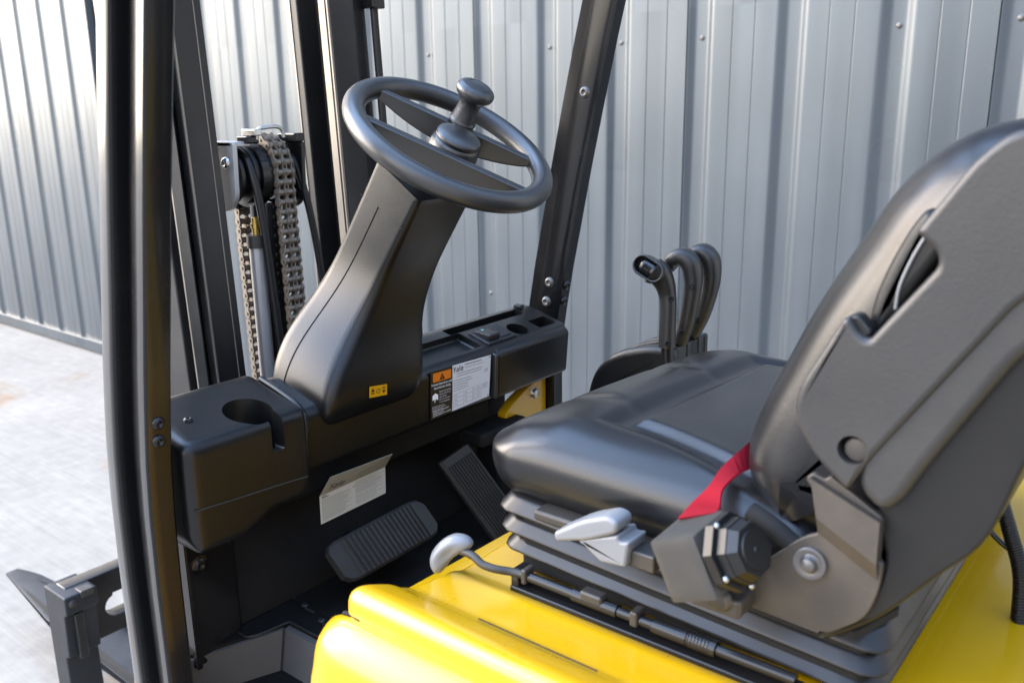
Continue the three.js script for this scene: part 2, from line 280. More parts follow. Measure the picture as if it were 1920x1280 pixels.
// --- dashboard
{
  const prof = [[-0.884, 1.222, 0.006], [-0.8775, 1.30, 0.004], [-0.885, 1.3105, 0.006], [-0.964, 1.3335, 0.005], [-0.995, 1.325, 0.01], [-1.0, 1.235, 0.01]];
  let body = XY(prof, -1.252, -0.668, 0.007);
  const slope = Math.atan(0.29);
  const pocket = (cx, cz, w, d, deep, r = 0.004) => { const g = new RoundedBoxGeometry(w, deep * 2, d, 2, r); g.rotateZ(-slope); return g.translate(cx, 1.3085 + (-0.88 - cx) * 0.29, cz); };
  const pits = [];
  pits.push(pocket(-0.918, -0.975, 0.05, 0.125, 0.012), pocket(-0.952, -1.112, 0.02, 0.19, 0.03));
  const cyl = new THREE.CylinderGeometry(0.0195, 0.0195, 0.08, 36); cyl.rotateZ(-slope); cyl.translate(-0.9075, 1.3165, -1.146); pits.push(cyl);
  pits.push(pocket(-0.906, -1.212, 0.028, 0.046, 0.035));
  body = cut(body, ...pits);
  const dash = group('dashboard', truck);
  part('dash_body', dash, body, M.plastic, 'black dashboard cowl with trays and round holder');
  // right-hand rear panel, standing proud of the plate recess
  part('rear_panel', dash, XY([[-0.90, 1.2235], [-0.8775, 1.223, 0.004], [-0.8715, 1.298, 0.008], [-0.881, 1.3065, 0.004], [-0.90, 1.308]], -1.249, -1.052, 0.006, 0.002), M.plastic);
  part('plate_frame', dash, [XY([[-0.886, 1.2265], [-0.8735, 1.226, 0.004], [-0.8705, 1.30, 0.005], [-0.886, 1.303]], -1.0515, -1.0445, 0.003, 0.002)], M.shell);
  // rocker switch with its neighbour blank
  const rk = (cx, cz, w, d, h) => { const g = new RoundedBoxGeometry(w, h, d, 2, 0.0022); g.rotateZ(-slope); return g.translate(cx, 1.3085 + (-0.88 - cx) * 0.29 + h * 0.2, cz); };
  part('switch_frame', dash, [rk(-0.9105, -1.085, 0.046, 0.072, 0.006)], M.plasticDark);
  const s1 = new RoundedBoxGeometry(0.034, 0.01, 0.026, 3, 0.003); s1.rotateZ(-slope + 0.2); s1.translate(-0.9105, 1.3225, -1.071);
  part('rocker_switch', dash, s1, M.plasticDark, 'black rocker switch with a small lamp symbol');
  const s2 = new RoundedBoxGeometry(0.034, 0.006, 0.026, 3, 0.002); s2.rotateZ(-slope); s2.translate(-0.9105, 1.3205, -1.100);
  part('switch_blank', dash, s2, M.plasticDark);
  part('switch_symbol', dash, disc([-0.921, 1.3278, -1.071], [0.12, 1, 0], [[0.0012, 0.0004], [0.0018, 0.001], [0.0026, 0.0004]], 14), std({ color: lin(0.15, 0.5, 0.4), roughness: 0.4 }));
  part('dash_clip', dash, rbox(-0.972, -0.955, 1.332, 1.338, -1.228, -1.215, 0.002), M.plasticDark); part('dash_clip', dash, rbox(-0.99, -0.97, 1.325, 1.348, -0.985, -0.972, 0.003), M.plasticDark);
  // end block with cup holder
  const sst = (a, b, t) => { t = Math.min(1, Math.max(0, (t - a) / (b - a))); return t * t * (3 - 2 * t); };
  let cup = softBox(0.0595, 0.076, 0.0865, [0.013, 0.012, 0.014], 18, 22, 26, v => {
    const z = v.z, low = 1.182 + 0.018 * sst(0.02, -0.03, z) + 0.024 * sst(-0.068, -0.087, z) + 0.012 * sst(0.075, 0.087, z); // lower outline
    const t = (v.y + 0.076) / 0.152, x = v.x - 0.9255, topY = 1.3335 + (-0.935 - x) * 0.24;
    v.set(x, low + (topY - low) * t, z - 0.5825);
  });
  cup = crease(cup, 1.2);
  const hole = new THREE.CylinderGeometry(0.032, 0.028, 0.11, 40); hole.translate(-0.8995, 1.323, -0.605);
  const slot = rbox(-0.90, -0.84, 1.276, 1.40, -0.6305, -0.612, 0.004);
  cup = cut(cup, hole, slot);
  part('cup_holder', dash, cup, M.plastic, 'black end block with a round cup holder');
  part('cup_floor', dash, disc([-0.8995, 1.266, -0.605], [0, 1, 0], [[0.0001, 0.003], [0.0285, 0.003], [0.0285, 0]], 24), M.plasticDark);
  part('panel_seam', dash, [tube([[-0.8655, 1.2405, -0.5], [-0.8655, 1.236, -0.56], [-0.8655, 1.232, -0.62], [-0.8655, 1.2285, -0.66]], 0.0009, 6)], M.shell);
  // lip between the two mouldings
  part('edge_lip', dash, [tube([[-0.962, 1.338, -0.6705], [-0.92, 1.327, -0.6705], [-0.888, 1.315, -0.6705], [-0.876, 1.303, -0.6705], [-0.8775, 1.26, -0.6705], [-0.882, 1.225, -0.6705]], 0.0042, 8)], M.plastic);
  part('moulding_screw', dash, [bolt([-0.917, 1.3295, -0.535], [0.25, 1, 0], 0.7)], M.plasticDark);
  // lower legs and the brackets
  part('support_leg', truck, [rbox(-1.0, -0.957, 0.98, 1.2, -0.606, -0.534, 0.006), rbox(-1.01, -0.953, 0.98, 1.19, -0.5395, -0.5315, 0.002)], M.blackPaint);
  part('leg_bolt', truck, [disc([-0.957, 1.121, -0.552], [1, 0, 0], [[0.0001, 0.002], [0.003, 0.002], [0.0034, 0.005], [0.0075, 0.004], [0.0085, 0.001], [0.0125, 0.0008], [0.013, 0]], 20)], M.blackPaint);
  part('support_leg', truck, rbox(-0.955, -0.905, 0.98, 1.225, -1.275, -1.245, 0.004), M.blackPaint);
  const yb = part('yellow_bracket', truck, ZY([[-1.243, 1.128], [-1.243, 1.206], [-1.205, 1.206, 0.02], [-1.15, 1.183], [-1.128, 1.168], [-1.128, 1.128]], -0.94, -0.92, 0.002, 0.006), M.yellow, 'yellow steel bracket under the dashboard');
  part('bolt', yb, [disc([-0.92, 1.186, -1.205], [1, 0, 0], [[0.0001, 0.008], [0.0065, 0.008], [0.0075, 0.006], [0.0075, 0.0015], [0.011, 0.0012], [0.0115, 0]], 12)], M.steel);
  part('bulkhead', truck, [rbox(-1.06, -1.02, 0.98, 1.30, -1.25, -0.52, 0.004), XY([[-1.03, 1.2], [-0.935, 1.2], [-0.935, 1.165], [-1.03, 1.12]], -1.10, -0.68, 0.003, 0.004)], M.floor);
  part('column_boot', truck, [XY([[-0.96, 1.0], [-0.895, 1.0], [-0.9, 1.15], [-0.95, 1.16]], -1.16, -1.08, 0.01, 0.01), rbox(-0.955, -0.9, 1.135, 1.16, -1.16, -1.04, 0.006)], M.floor);
}

// --- printed plates
function canvasMat(w, h, draw, o = {}) { const c = document.createElement('canvas'); c.width = w; c.height = h; const x = c.getContext('2d'); draw(x, w, h); const t = new THREE.CanvasTexture(c); t.colorSpace = THREE.SRGBColorSpace; return std({ map: t, roughness: 0.4, ...o }); }
function plate(name, parent, c, mat, label) { // corners TL, TR, BR, BL, a thin sheet with uv 0..1 and a back
  const q = c.map(p => V(...p)), n = q[1].clone().sub(q[0]).cross(q[3].clone().sub(q[0])).normalize().multiplyScalar(-1), t = q.map(p => p.clone().addScaledVector(n, -0.0006));
  const pos = [], uv = [], U = [[0, 1], [1, 1], [1, 0], [0, 0]];
  const tri = (a, b, c2, ua) => { for (const [p, k] of [[a, 0], [b, 1], [c2, 2]]) { pos.push(p.x, p.y, p.z); uv.push(...ua[k]); } };
  tri(q[0], q[3], q[1], [U[0], U[3], U[1]]); tri(q[1], q[3], q[2], [U[1], U[3], U[2]]);
  tri(t[0], t[1], t[3], [U[0], U[1], U[3]]); tri(t[1], t[2], t[3], [U[1], U[2], U[3]]);
  for (let i = 0; i < 4; i++) { const j = (i + 1) % 4; tri(q[i], q[j], t[i], [U[i], U[j], U[i]]); tri(q[j], t[j], t[i], [U[j], U[j], U[i]]); }
  const g = new THREE.BufferGeometry(); g.setAttribute('position', new THREE.Float32BufferAttribute(pos, 3)); g.setAttribute('uv', new THREE.Float32BufferAttribute(uv, 2)); g.computeVertexNormals();
  return part(name, parent, g, mat, label, true);
}
const lines = (x, x0, y0, w, n, dy, h, col) => { x.fillStyle = col; for (let i = 0; i < n; i++) { let p = x0; const end = x0 + w * (0.65 + 0.35 * rnd()); while (p < end) { const k = h * (0.8 + 2.2 * rnd()); x.fillRect(p, y0 + i * dy, Math.min(k, end - p), h); p += k + h * 0.6; } } };
{
  const mat = canvasMat(720, 420, (x, w, h) => {
    x.fillStyle = '#cfcfd1'; x.fillRect(0, 0, w, h); x.fillStyle = '#161616'; x.fillRect(0, 0, 250, h);
    x.fillStyle = '#d8741a'; x.fillRect(30, 22, 205, 78);
    x.fillStyle = '#1a1208'; x.beginPath(); x.moveTo(132, 34); x.lineTo(164, 92); x.lineTo(100, 92); x.fill(); x.fillStyle = '#d8741a'; x.font = 'bold 40px sans-serif'; x.fillText('!', 125, 88);
    x.fillStyle = '#ddd'; x.font = 'bold 27px sans-serif'; x.textAlign = 'center'; x.fillText('Trained Operators and', 128, 132, 236); x.fillText('Mechanics Only', 134, 164, 190); x.textAlign = 'left';
    x.font = '19px sans-serif'; ['Read Operating', 'Manual before', 'operating.', 'Do not exceed', 'truck capacity.'].forEach((s, i) => x.fillText(s, 98, 200 + i * 23, 140));
    x.fillStyle = '#eee'; x.beginPath(); x.moveTo(20, 214); x.lineTo(52, 196); x.lineTo(84, 214); x.lineTo(84, 262); x.lineTo(60, 248); x.lineTo(42, 286); x.lineTo(44, 248); x.lineTo(20, 256); x.fill();
    lines(x, 16, 312, 190, 3, 15, 6, '#bbb'); x.fillStyle = '#ddd'; x.font = 'bold 18px sans-serif'; ['CAPACITY WITH MAST', 'VERTICAL IS AS', 'CONFIGURED AS SHOWN'].forEach((s, i) => x.fillText(s, 22, 364 + i * 19, 215));
    x.fillStyle = '#111'; x.font = 'bold 66px sans-serif'; x.fillText('Yale', 258, 66, 124);
    lines(x, 400, 14, 300, 1, 20, 9, '#444'); lines(x, 400, 42, 260, 1, 20, 6, '#777'); lines(x, 300, 80, 340, 2, 22, 7, '#666');
    lines(x, 262, 136, 270, 5, 22, 7, '#777'); x.fillStyle = '#333'; x.font = '44px sans-serif'; x.fillText('CE', 640, 150);
    x.strokeStyle = '#777'; x.lineWidth = 2.5; for (let r = 0; r < 4; r++) { x.beginPath(); x.moveTo(268, 262 + r * 42); x.lineTo(612, 262 + r * 42); x.stroke(); } for (const q of [268, 390, 500, 560, 612]) { x.beginPath(); x.moveTo(q, 262); x.lineTo(q, 400); x.stroke(); }
    for (let r = 0; r < 3; r++) for (const q of [280, 402, 508, 566]) lines(x, q, 276 + r * 42, 40, 2, 12, 5, '#888');
    x.strokeRect(626, 262, 70, 56); lines(x, 632, 272, 56, 3, 14, 5, '#555');
    x.fillStyle = '#333'; for (const [a, b] of [[12, 14], [704, 14], [704, 404], [14, 404]]) { x.beginPath(); x.arc(a, b, 7, 0, 7); x.fill(); }
  }, { roughness: 0.32 });
  plate('capacity_plate', truck, [[-0.8755, 1.3065, -0.9], [-0.8755, 1.301, -1.0375], [-0.8795, 1.2335, -1.0355], [-0.8805, 1.2305, -0.9025]], mat, 'capacity plate in black and white with an orange warning strip');
  const yel = canvasMat(256, 128, (x, w, h) => { x.fillStyle = '#c08c04'; x.fillRect(0, 0, w, h); x.fillStyle = '#15120a'; const up = (cx) => { x.beginPath(); x.moveTo(cx, 26); x.lineTo(cx + 30, 60); x.lineTo(cx - 30, 60); x.fill(); x.fillRect(cx - 26, 68, 52, 9); x.fillRect(cx - 20, 84, 40, 9); };
    up(48); x.strokeStyle = '#15120a'; x.lineWidth = 6; x.beginPath(); x.arc(128, 64, 28, 0, 7); x.stroke(); x.beginPath(); x.moveTo(112, 80); x.lineTo(132, 58); x.lineTo(142, 48); x.stroke();
    x.fillRect(182, 26, 52, 9); x.fillRect(188, 42, 40, 9); x.beginPath(); x.moveTo(208, 102); x.lineTo(238, 64); x.lineTo(178, 64); x.fill(); });
  plate('tilt_sticker', truck, [[-0.8575, 1.322, -0.7655], [-0.8575, 1.318, -0.797], [-0.858, 1.303, -0.7965], [-0.858, 1.3065, -0.765]], yel, 'small yellow sticker with three tilt symbols');
  const flap = canvasMat(640, 178, (x, w, h) => { x.fillStyle = '#8f8d82'; x.fillRect(0, 0, w, h); x.fillStyle = '#141414'; x.font = 'italic bold 76px sans-serif'; x.fillText('Yale', 50, 140, 170);
    lines(x, 330, 70, 270, 2, 26, 9, '#6a685f'); for (let r = 0; r < 2; r++) for (let q = 0; q < 5; q++) { x.strokeStyle = '#5f5d55'; x.lineWidth = 2; x.strokeRect(330 + q * 56, 126 + r * 22, 46, 18); } }, { roughness: 0.5 });
  const card = canvasMat(640, 360, (x, w, h) => {
    x.fillStyle = '#b3b0a4'; x.fillRect(0, 0, w, h); x.fillStyle = '#444'; x.fillRect(18, 14, 46, 11); x.fillRect(18, 30, 64, 9);
    lines(x, 18, 58, 285, 20, 14, 6, '#6f6d65'); lines(x, 335, 20, 285, 12, 14, 6, '#6f6d65'); lines(x, 335, 200, 285, 9, 15, 6, '#7c7a72'); x.fillStyle = '#1a1a1a'; x.fillRect(315, 60, 12, 14);
  }, { roughness: 0.5 });
  plate('instruction_card', truck, [[-0.9, 1.1753, -0.7036], [-0.9, 1.1778, -0.8245], [-0.9, 1.1375, -0.8229], [-0.9, 1.1349, -0.7028]], card, 'pale printed instruction card hanging below the dashboard');
  plate('card_flap', truck, [[-0.879, 1.2075, -0.7070], [-0.879, 1.2040, -0.8205], [-0.9, 1.1778, -0.8245], [-0.9, 1.1753, -0.7036]], flap, 'bent-over greyish top flap of the instruction card');
}

// --- steering column
{
  const col = group('steering_column', truck);
  // levels: near front, near rear, far rear corners [x, y] and near / far z, corner radius
  const L = [
    [-0.842, 1.6165, -0.772, 1.569, -0.785, -0.890, 0.006],
    [-0.8465, 1.613, -0.776, 1.565, -0.785, -0.890, 0.008],
    [-0.936, 1.487, -0.842, 1.468, -0.783, -0.892, 0.013],
    [-0.950, 1.467, -0.849, 1.448, -0.778, -0.891, 0.016],
    [-0.963, 1.447, -0.857, 1.424, -0.769, -0.888, 0.020],
    [-0.973, 1.427, -0.862, 1.400, -0.755, -0.886, 0.022],
    [-0.979, 1.408, -0.863, 1.378, -0.738, -0.884, 0.022],
    [-0.981, 1.388, -0.861, 1.358, -0.720, -0.881, 0.021],
    [-0.982, 1.365, -0.859, 1.340, -0.706, -0.879, 0.020],
    [-0.983, 1.340, -0.858, 1.317, -0.697, -0.878, 0.019],
    [-0.984, 1.322, -0.858, 1.300, -0.692, -0.877, 0.018],
    [-0.984, 1.31, -0.861, 1.288, -0.693, -0.876, 0.018],
    [-0.984, 1.30, -0.869, 1.279, -0.697, -0.873, 0.018],
    [-0.984, 1.29, -0.884, 1.274, -0.705, -0.868, 0.016],
  ];
  // resample and smooth the level table
  const len = [0]; for (let i = 1; i < L.length; i++) len.push(len[i - 1] + Math.hypot(L[i][0] - L[i - 1][0], L[i][1] - L[i - 1][1]) + 0.5 * Math.abs(L[i][4] - L[i - 1][4]));
  const NR = 70; let rows = [];
  for (let k = 0; k <= NR; k++) { const q = k / NR * len[len.length - 1]; let i = 1; while (i < L.length - 1 && len[i] < q) i++; const t = (q - len[i - 1]) / (len[i] - len[i - 1]); rows.push(L[i - 1].map((a, n) => a + (L[i][n] - a) * t)); }
  for (let it = 0; it < 34; it++) rows = rows.map((r, k) => k < 2 || k === NR ? r : r.map((v, n) => 0.5 * v + 0.25 * (rows[k - 1][n] + rows[k + 1][n])));
  const ring = ([fx, fy, rx, ry, zn, zf, r]) => {
    const q = [[fx, fy, zn], [rx, ry, zn], [rx, ry, zf], [fx, fy, zf]].map(p => V(...p)), out = [];
    q.forEach((p, i) => { const a = q[(i + 3) % 4], b = q[(i + 1) % 4], pa = a.clone().sub(p).normalize().multiplyScalar(r).add(p), pb = b.clone().sub(p).normalize().multiplyScalar(r).add(p);
      for (let k = 0; k <= 6; k++) { const t = k / 6; out.push(pa.clone().multiplyScalar((1 - t) * (1 - t)).addScaledVector(p, 2 * t * (1 - t)).addScaledVector(pb, t * t)); } });
    return out;
  };
  part('column_cover', col, loft(rows.map(ring), 1.25), M.plastic);
  // parting lines of the mouldings
  const seam = []; for (let k = 9; k < NR - 6; k += 2) { const r = rows[k], t = 0.40 - 0.2 * Math.pow(k / NR, 3); seam.push([r[0] + (r[2] - r[0]) * t, r[1] + (r[3] - r[1]) * t, r[4] + 0.0001]); }
  part('column_seam', col, tube(seam, 0.0009, 6), M.void);
  part('column_seam', col, tube([[-0.876, 1.573, -0.7856], [-0.845, 1.555, -0.7852], [-0.803, 1.533, -0.7846]], 0.0006, 6), M.void);
}

// --- steering wheel, built about its own axis then tilted
{
  const w = group('steering_wheel', truck);
  w.position.set(-0.773, 1.637, -0.847); w.rotation.z = -0.572;
  // local: x = towards the driver, y = up the column, z = to the near side
  const rim = new THREE.TorusGeometry(0.126, 0.0139, 24, 96); rim.rotateX(Math.PI / 2);
  { const p = rim.attributes.position; for (let i = 0; i < p.count; i++) p.setY(i, p.getY(i) * 0.95); }
  part('rim', w, rim, M.wheel);
  const ang = Math.atan2(0.116, 0.151); // the two webs run across the wheel side by side
  for (const off of [0.047, -0.050]) {
    const half = Math.sqrt(0.122 * 0.122 - off * off);
    const s = new THREE.Shape(); s.moveTo(-half, 0.005); s.lineTo(half, 0.005); s.quadraticCurveTo(half, -0.004, half - 0.012, -0.009);
    s.quadraticCurveTo(half * 0.5, -0.026, 0, -0.028); s.quadraticCurveTo(-half * 0.5, -0.026, -half + 0.012, -0.009); s.quadraticCurveTo(-half, -0.004, -half, 0.005);
    const g = ext(s, 0.014, 0.003, 3, 16).translate(0, 0, off - 0.007); g.rotateY(ang);
    part('spoke', w, g, M.wheel);
  }
  const dish = new THREE.CylinderGeometry(0.04, 0.034, 0.02, 40); dish.translate(-0.004, -0.02, -0.004);
  part('hub', w, [disc([0.002, -0.034, -0.009], [0, 1, 0], [[0.028, 0], [0.0318, 0.006], [0.0325, 0.022], [0.0318, 0.032], [0.029, 0.036], [0.027, 0.037]], 44), rbox(-0.022, 0.02, -0.03, -0.014, -0.045, 0.04, 0.006)], M.wheel);
  part('horn_button', w, disc([0.002, 0.002, -0.009], [0, 1, 0], [[0.0275, 0], [0.0295, 0.002], [0.0295, 0.006], [0.027, 0.0095], [0.018, 0.0125], [0.008, 0.0135], [0.0001, 0.0138]], 44), M.wheel);
  part('steering_shaft', w, disc([0, -0.10, 0], [0, 1, 0], [[0.034, 0], [0.03, 0.035], [0.028, 0.08]], 32), M.plasticDark);
  // spinner knob on the far web
  const kp = [[0.0165, 0], [0.0168, 0.003], [0.0155, 0.006], [0.0138, 0.016], [0.0130, 0.024], [0.0135, 0.030], [0.017, 0.036], [0.0215, 0.0405], [0.0235, 0.046], [0.0225, 0.0515], [0.018, 0.0555], [0.013, 0.057], [0.0125, 0.0562], [0.008, 0.0575], [0.0001, 0.058]];
  const kn = new THREE.LatheGeometry(new THREE.SplineCurve(kp.slice(0, 11).map(p => new THREE.Vector2(...p))).getPoints(40).concat(kp.slice(11).map(p => new THREE.Vector2(...p))), 40);
  kn.scale(1.08, 0.96, 1.08); kn.translate(-0.030, 0.008, -0.045);
  part('spinner_knob', w, kn, M.wheel);
}

// --- mast (leans a few degrees forward)
{
  const lean = Math.tan(0.05);
  const skew = g => { const p = g.attributes.position; for (let i = 0; i < p.count; i++) p.setX(i, p.getX(i) - lean * (p.getY(i) - 1.5)); g.computeVertexNormals(); return g; };
  const cc = -0.925;
  const chan = (z0, z1, x, d, open, y0, y1) => { // channel: web on one side, flanges front and rear; open = side that is hollow
    const t = 0.014, s = open > 0 ? [[x, z0], [x, z1], [x - t * 1.4, z1], [x - t * 1.8, z0 + t], [x - d + t * 1.8, z0 + t], [x - d + t * 1.4, z1], [x - d, z1], [x - d, z0]] : [[x, z1], [x, z0], [x - t * 1.4, z0], [x - t * 1.8, z1 - t], [x - d + t * 1.8, z1 - t], [x - d + t * 1.4, z0], [x - d, z0], [x - d, z1]];
    return skew(crease(XZ(s, y0, y1, 0, 0.003), 0.5));
  };
  for (const s of [1, -1]) {
    const Z = (a, b) => s > 0 ? [cc + a, cc + b] : [cc - b, cc - a];
    const [i0, i1] = Z(0.122, 0.175), [o0, o1] = Z(0.178, 0.214);
    part('mast_rail', truck, [chan(i0, i1, -1.2, 0.105, -s, 0.3, 2.25)], M.mastSteel);
    part('mast_rail', truck, [chan(o0, o1, -1.215, 0.12, -s, 0.3, 2.25)], M.mastSteel);
    const wx = -1.1985, strip = (z0, z1) => skew(rbox(wx - 0.004, wx, 0.35, 2.2, z0, z1, 0.0008));
    part('wear_glint_strip', truck, s > 0 ? strip(-0.7335, -0.7165) : strip(-1.045, -1.0405), M.wornGlintSteel, 'bright strip along the mast rail, worn steel and painted edge light');
    if (s < 0) part('wear_glint_strip', truck, skew(rbox(-1.3055, -1.302, 0.35, 2.2, -1.062, -1.0455, 0.0008)), M.wornGlintSteel);  // lit edge of the far rail, painted as a pale strip
    if (s > 0) for (const [a, b] of [[-0.7905, -0.7885], [-0.7535, -0.7505]]) part('wear_glint_strip', truck, strip(a, b), M.wornGlintSteel);  // face highlight painted as a thin pale strip, then a pale rail edge
    else { part('wear_glint_strip', truck, skew(rbox(-1.228, -1.212, 0.35, 2.2, -1.0465, -1.0455, 0.0004)), M.wornGlintSteel); part('wear_glint_strip', truck, skew(rbox(-1.2155, -1.2135, 0.35, 2.2, -1.1065, -1.1015, 0.0008)), M.wornGlintSteel); }
    part('lift_cylinder', truck, skew(new THREE.CylinderGeometry(0.017, 0.017, 1.7, 20).translate(-1.262, 1.3, cc + s * 0.182)), M.mastSteel);
  }
  part('hose_pipe', truck, [skew(new THREE.CylinderGeometry(0.007, 0.007, 1.6, 12).translate(-1.195, 1.4, -1.141))], M.rubber);
  part('pipe_clamp', truck, skew(rbox(-1.21, -1.18, 1.845, 1.875, -1.155, -1.125, 0.003)), M.blackPaint);
  part('mast_crossmember', truck, rbox(-1.34, -1.25, 2.16, 2.24, -1.16, -0.72, 0.006), M.mastSteel); part('mast_crossmember', truck, rbox(-1.34, -1.25, 0.75, 0.85, -1.16, -0.72, 0.006), M.mastSteel);

  // chain sheave with its bracket
  const sh = group('chain_sheave', truck);
  part('bracket', sh, [XY([[-1.27, 1.53, 0.01], [-1.235, 1.522, 0.02], [-1.205, 1.54, 0.02], [-1.2, 1.632, 0.006], [-1.28, 1.632, 0.004]], -0.832, -0.824, 0.001, 0.004), rbox(-1.28, -1.205, 1.624, 1.632, -0.86, -0.824, 0.002)], M.zinc);
  part('bracket', sh, [XY([[-1.27, 1.53, 0.02], [-1.235, 1.515, 0.03], [-1.2, 1.535, 0.02], [-1.195, 1.628, 0.006], [-1.28, 1.628, 0.004]], -0.957, -0.950, 0.001, 0.004), rbox(-1.24, -1.195, 1.628, 1.642, -0.957, -0.937, 0.003), rbox(-1.225, -1.198, 1.628, 1.64, -0.872, -0.848, 0.003)], M.blackPaint);
  part('guard_loop', sh, [tube([[-1.20, 1.634, -0.868], [-1.20, 1.649, -0.872], [-1.20, 1.652, -0.885], [-1.20, 1.652, -0.91], [-1.20, 1.646, -0.918], [-1.20, 1.636, -0.92]], 0.0032, 8), rbox(-1.225, -1.19, 1.640, 1.650, -0.872, -0.858, 0.002)], M.steel);
  const wheelAt = (z0, z1, r) => { const g = new THREE.CylinderGeometry(r, r, z1 - z0, 40); g.rotateX(Math.PI / 2); return g.translate(-1.252, 1.578, (z0 + z1) / 2); };
  part('sheave', sh, [wheelAt(-0.896, -0.876, 0.052), wheelAt(-0.94, -0.93, 0.05), wheelAt(-0.93, -0.896, 0.043)], M.blackPaint);
  part('sheave', sh, [wheelAt(-0.874, -0.866, 0.046), wheelAt(-0.866, -0.846, 0.035), wheelAt(-0.846, -0.840, 0.046)], M.rubber);
  part('bolt', sh, [bolt([-1.222, 1.60, -0.824], [0, 0, 1], 1.3)], M.steel);


  // two-strand roller chain: each link its own piece
  const pitch = 0.0158;
  const plateShape = () => { const s = new THREE.Shape(), r = 0.0072, n = 0.0048, h = pitch / 2; s.moveTo(-h, r); s.absarc(-h, 0, r, Math.PI / 2, Math.PI * 1.5, false); s.quadraticCurveTo(0, -n * 0.6, h, -r); s.absarc(h, 0, r, -Math.PI / 2, Math.PI / 2, false); s.quadraticCurveTo(0, n * 0.6, -h, r); return s; };
  const plateG = z => new THREE.ExtrudeGeometry(plateShape(), { depth: 0.0016, bevelEnabled: false, curveSegments: 5 }).translate(0, 0, z - 0.0008);
  const linkG = (inner) => { // local x along the chain
    const zs = inner ? [-0.0135, -0.0035, 0.0035, 0.0135] : [-0.0158, -0.0012, 0.0012, 0.0158], gs = zs.map(plateG);
    for (const e of [-1, 1]) { gs.push(new THREE.CylinderGeometry(inner ? 0.0052 : 0.0026, inner ? 0.0052 : 0.0026, inner ? 0.026 : 0.0365, 10).rotateX(Math.PI / 2).translate(e * pitch / 2, 0, 0)); }
    return merge(gs);
  };
  const LI = linkG(true), LO = linkG(false);
  function chain(name, path, label) {
    const c = group(name, truck), cv = new THREE.CatmullRomCurve3(path.map(p => V(...p))), len = cv.getLength(), n = Math.floor(len / pitch);
    for (let k = 0; k < n; k++) { const a = cv.getPointAt(k * pitch / len), b = cv.getPointAt(Math.min(1, (k + 1) * pitch / len)), m = new THREE.Mesh(k % 2 ? LI : LO, M.chain);
      m.name = numbered('chain_link'); m.position.copy(a).add(b).multiplyScalar(0.5); m.rotation.z = Math.atan2(b.y - a.y, b.x - a.x); m.castShadow = m.receiveShadow = true; c.add(m); }
    if (label) c.userData.label = label; return c;
  }
  const top = []; for (let k = 0; k <= 8; k++) { const a = Math.PI * 0.93 - k / 8 * Math.PI * 0.88; top.push([-1.252 + 0.0535 * Math.cos(a), 1.583 + 0.0535 * Math.sin(a), -0.913]); }
  chain('lift_chain', [...top, [-1.1985, 1.54, -0.913], [-1.196, 1.44, -0.913], [-1.193, 1.34, -0.913], [-1.19, 1.24, -0.913]], 'heavy two-strand lift chain coming down over the sheave');
  chain('lift_chain', [[-1.30, 1.545, -0.905], [-1.30, 1.45, -0.905], [-1.295, 1.3, -0.905], [-1.29, 1.16, -0.905]], 'lift chain hanging beside the cylinder rod');
  part('chain_anchor', truck, [rbox(-1.315, -1.285, 1.52, 1.56, -0.93, -0.88, 0.004)], M.blackPaint);
  // cylinder and fitting
  const cy = part('free_lift_cylinder', truck, [new THREE.CylinderGeometry(0.0125, 0.0125, 0.75, 24).translate(-1.215, 1.10, -0.862)], M.zinc);
  part('cylinder_cap', cy, [new THREE.CylinderGeometry(0.015, 0.0155, 0.02, 24).translate(-1.215, 1.475, -0.862)], M.dirtySteel);
  part('fitting', cy, [new THREE.CylinderGeometry(0.0055, 0.0055, 0.03, 6).translate(-1.215, 1.498, -0.862), new THREE.CylinderGeometry(0.0075, 0.0075, 0.008, 6).translate(-1.215, 1.50, -0.862)], M.brass);
  part('free_lift_cylinder', truck, [new THREE.CylinderGeometry(0.024, 0.024, 0.8, 24).translate(-1.235, 1.13, -0.898)], M.blackPaint);
  part('hydraulic_hose', truck, tube([[-1.28, 1.606, -0.858], [-1.25, 1.617, -0.858], [-1.222, 1.607, -0.859], [-1.205, 1.57, -0.861], [-1.198, 1.5, -0.866], [-1.196, 1.4, -0.872], [-1.194, 1.28, -0.878], [-1.19, 1.15, -0.88]], 0.0068, 12, 60), M.rubber);
  part('hydraulic_hose', truck, tube([[-1.28, 1.606, -0.945], [-1.25, 1.617, -0.945], [-1.22, 1.603, -0.948], [-1.204, 1.55, -0.956], [-1.198, 1.47, -0.967], [-1.195, 1.38, -0.975], [-1.192, 1.25, -0.98]], 0.0062, 12, 60), M.rubber);

  // carriage and forks
  const car = group('fork_carriage', truck);
  const arcPts = []; for (let k = 0; k <= 8; k++) { const t = Math.PI * 0.42 - k / 8 * Math.PI * 0.92; arcPts.push([-0.872 + 0.027 * Math.cos(t), 0.572 + 0.027 * Math.sin(t), 0]); }
  const cp = roundShape([[-0.762, 0.662, 0.004], [-1.16, 0.662, 0], [-1.16, 0.612, 0], [-0.90, 0.612, 0], [-0.895, 0.604, 0], [-0.866, 0.604, 0], ...arcPts, [-1.16, 0.545, 0], [-1.16, 0.505, 0], [-0.762, 0.505, 0.004]]);
  part('carriage_plate', car, ZY(cp, -1.93, -1.888, 0.003, 0), M.blackPaint, 'black carriage plate with a long slot');

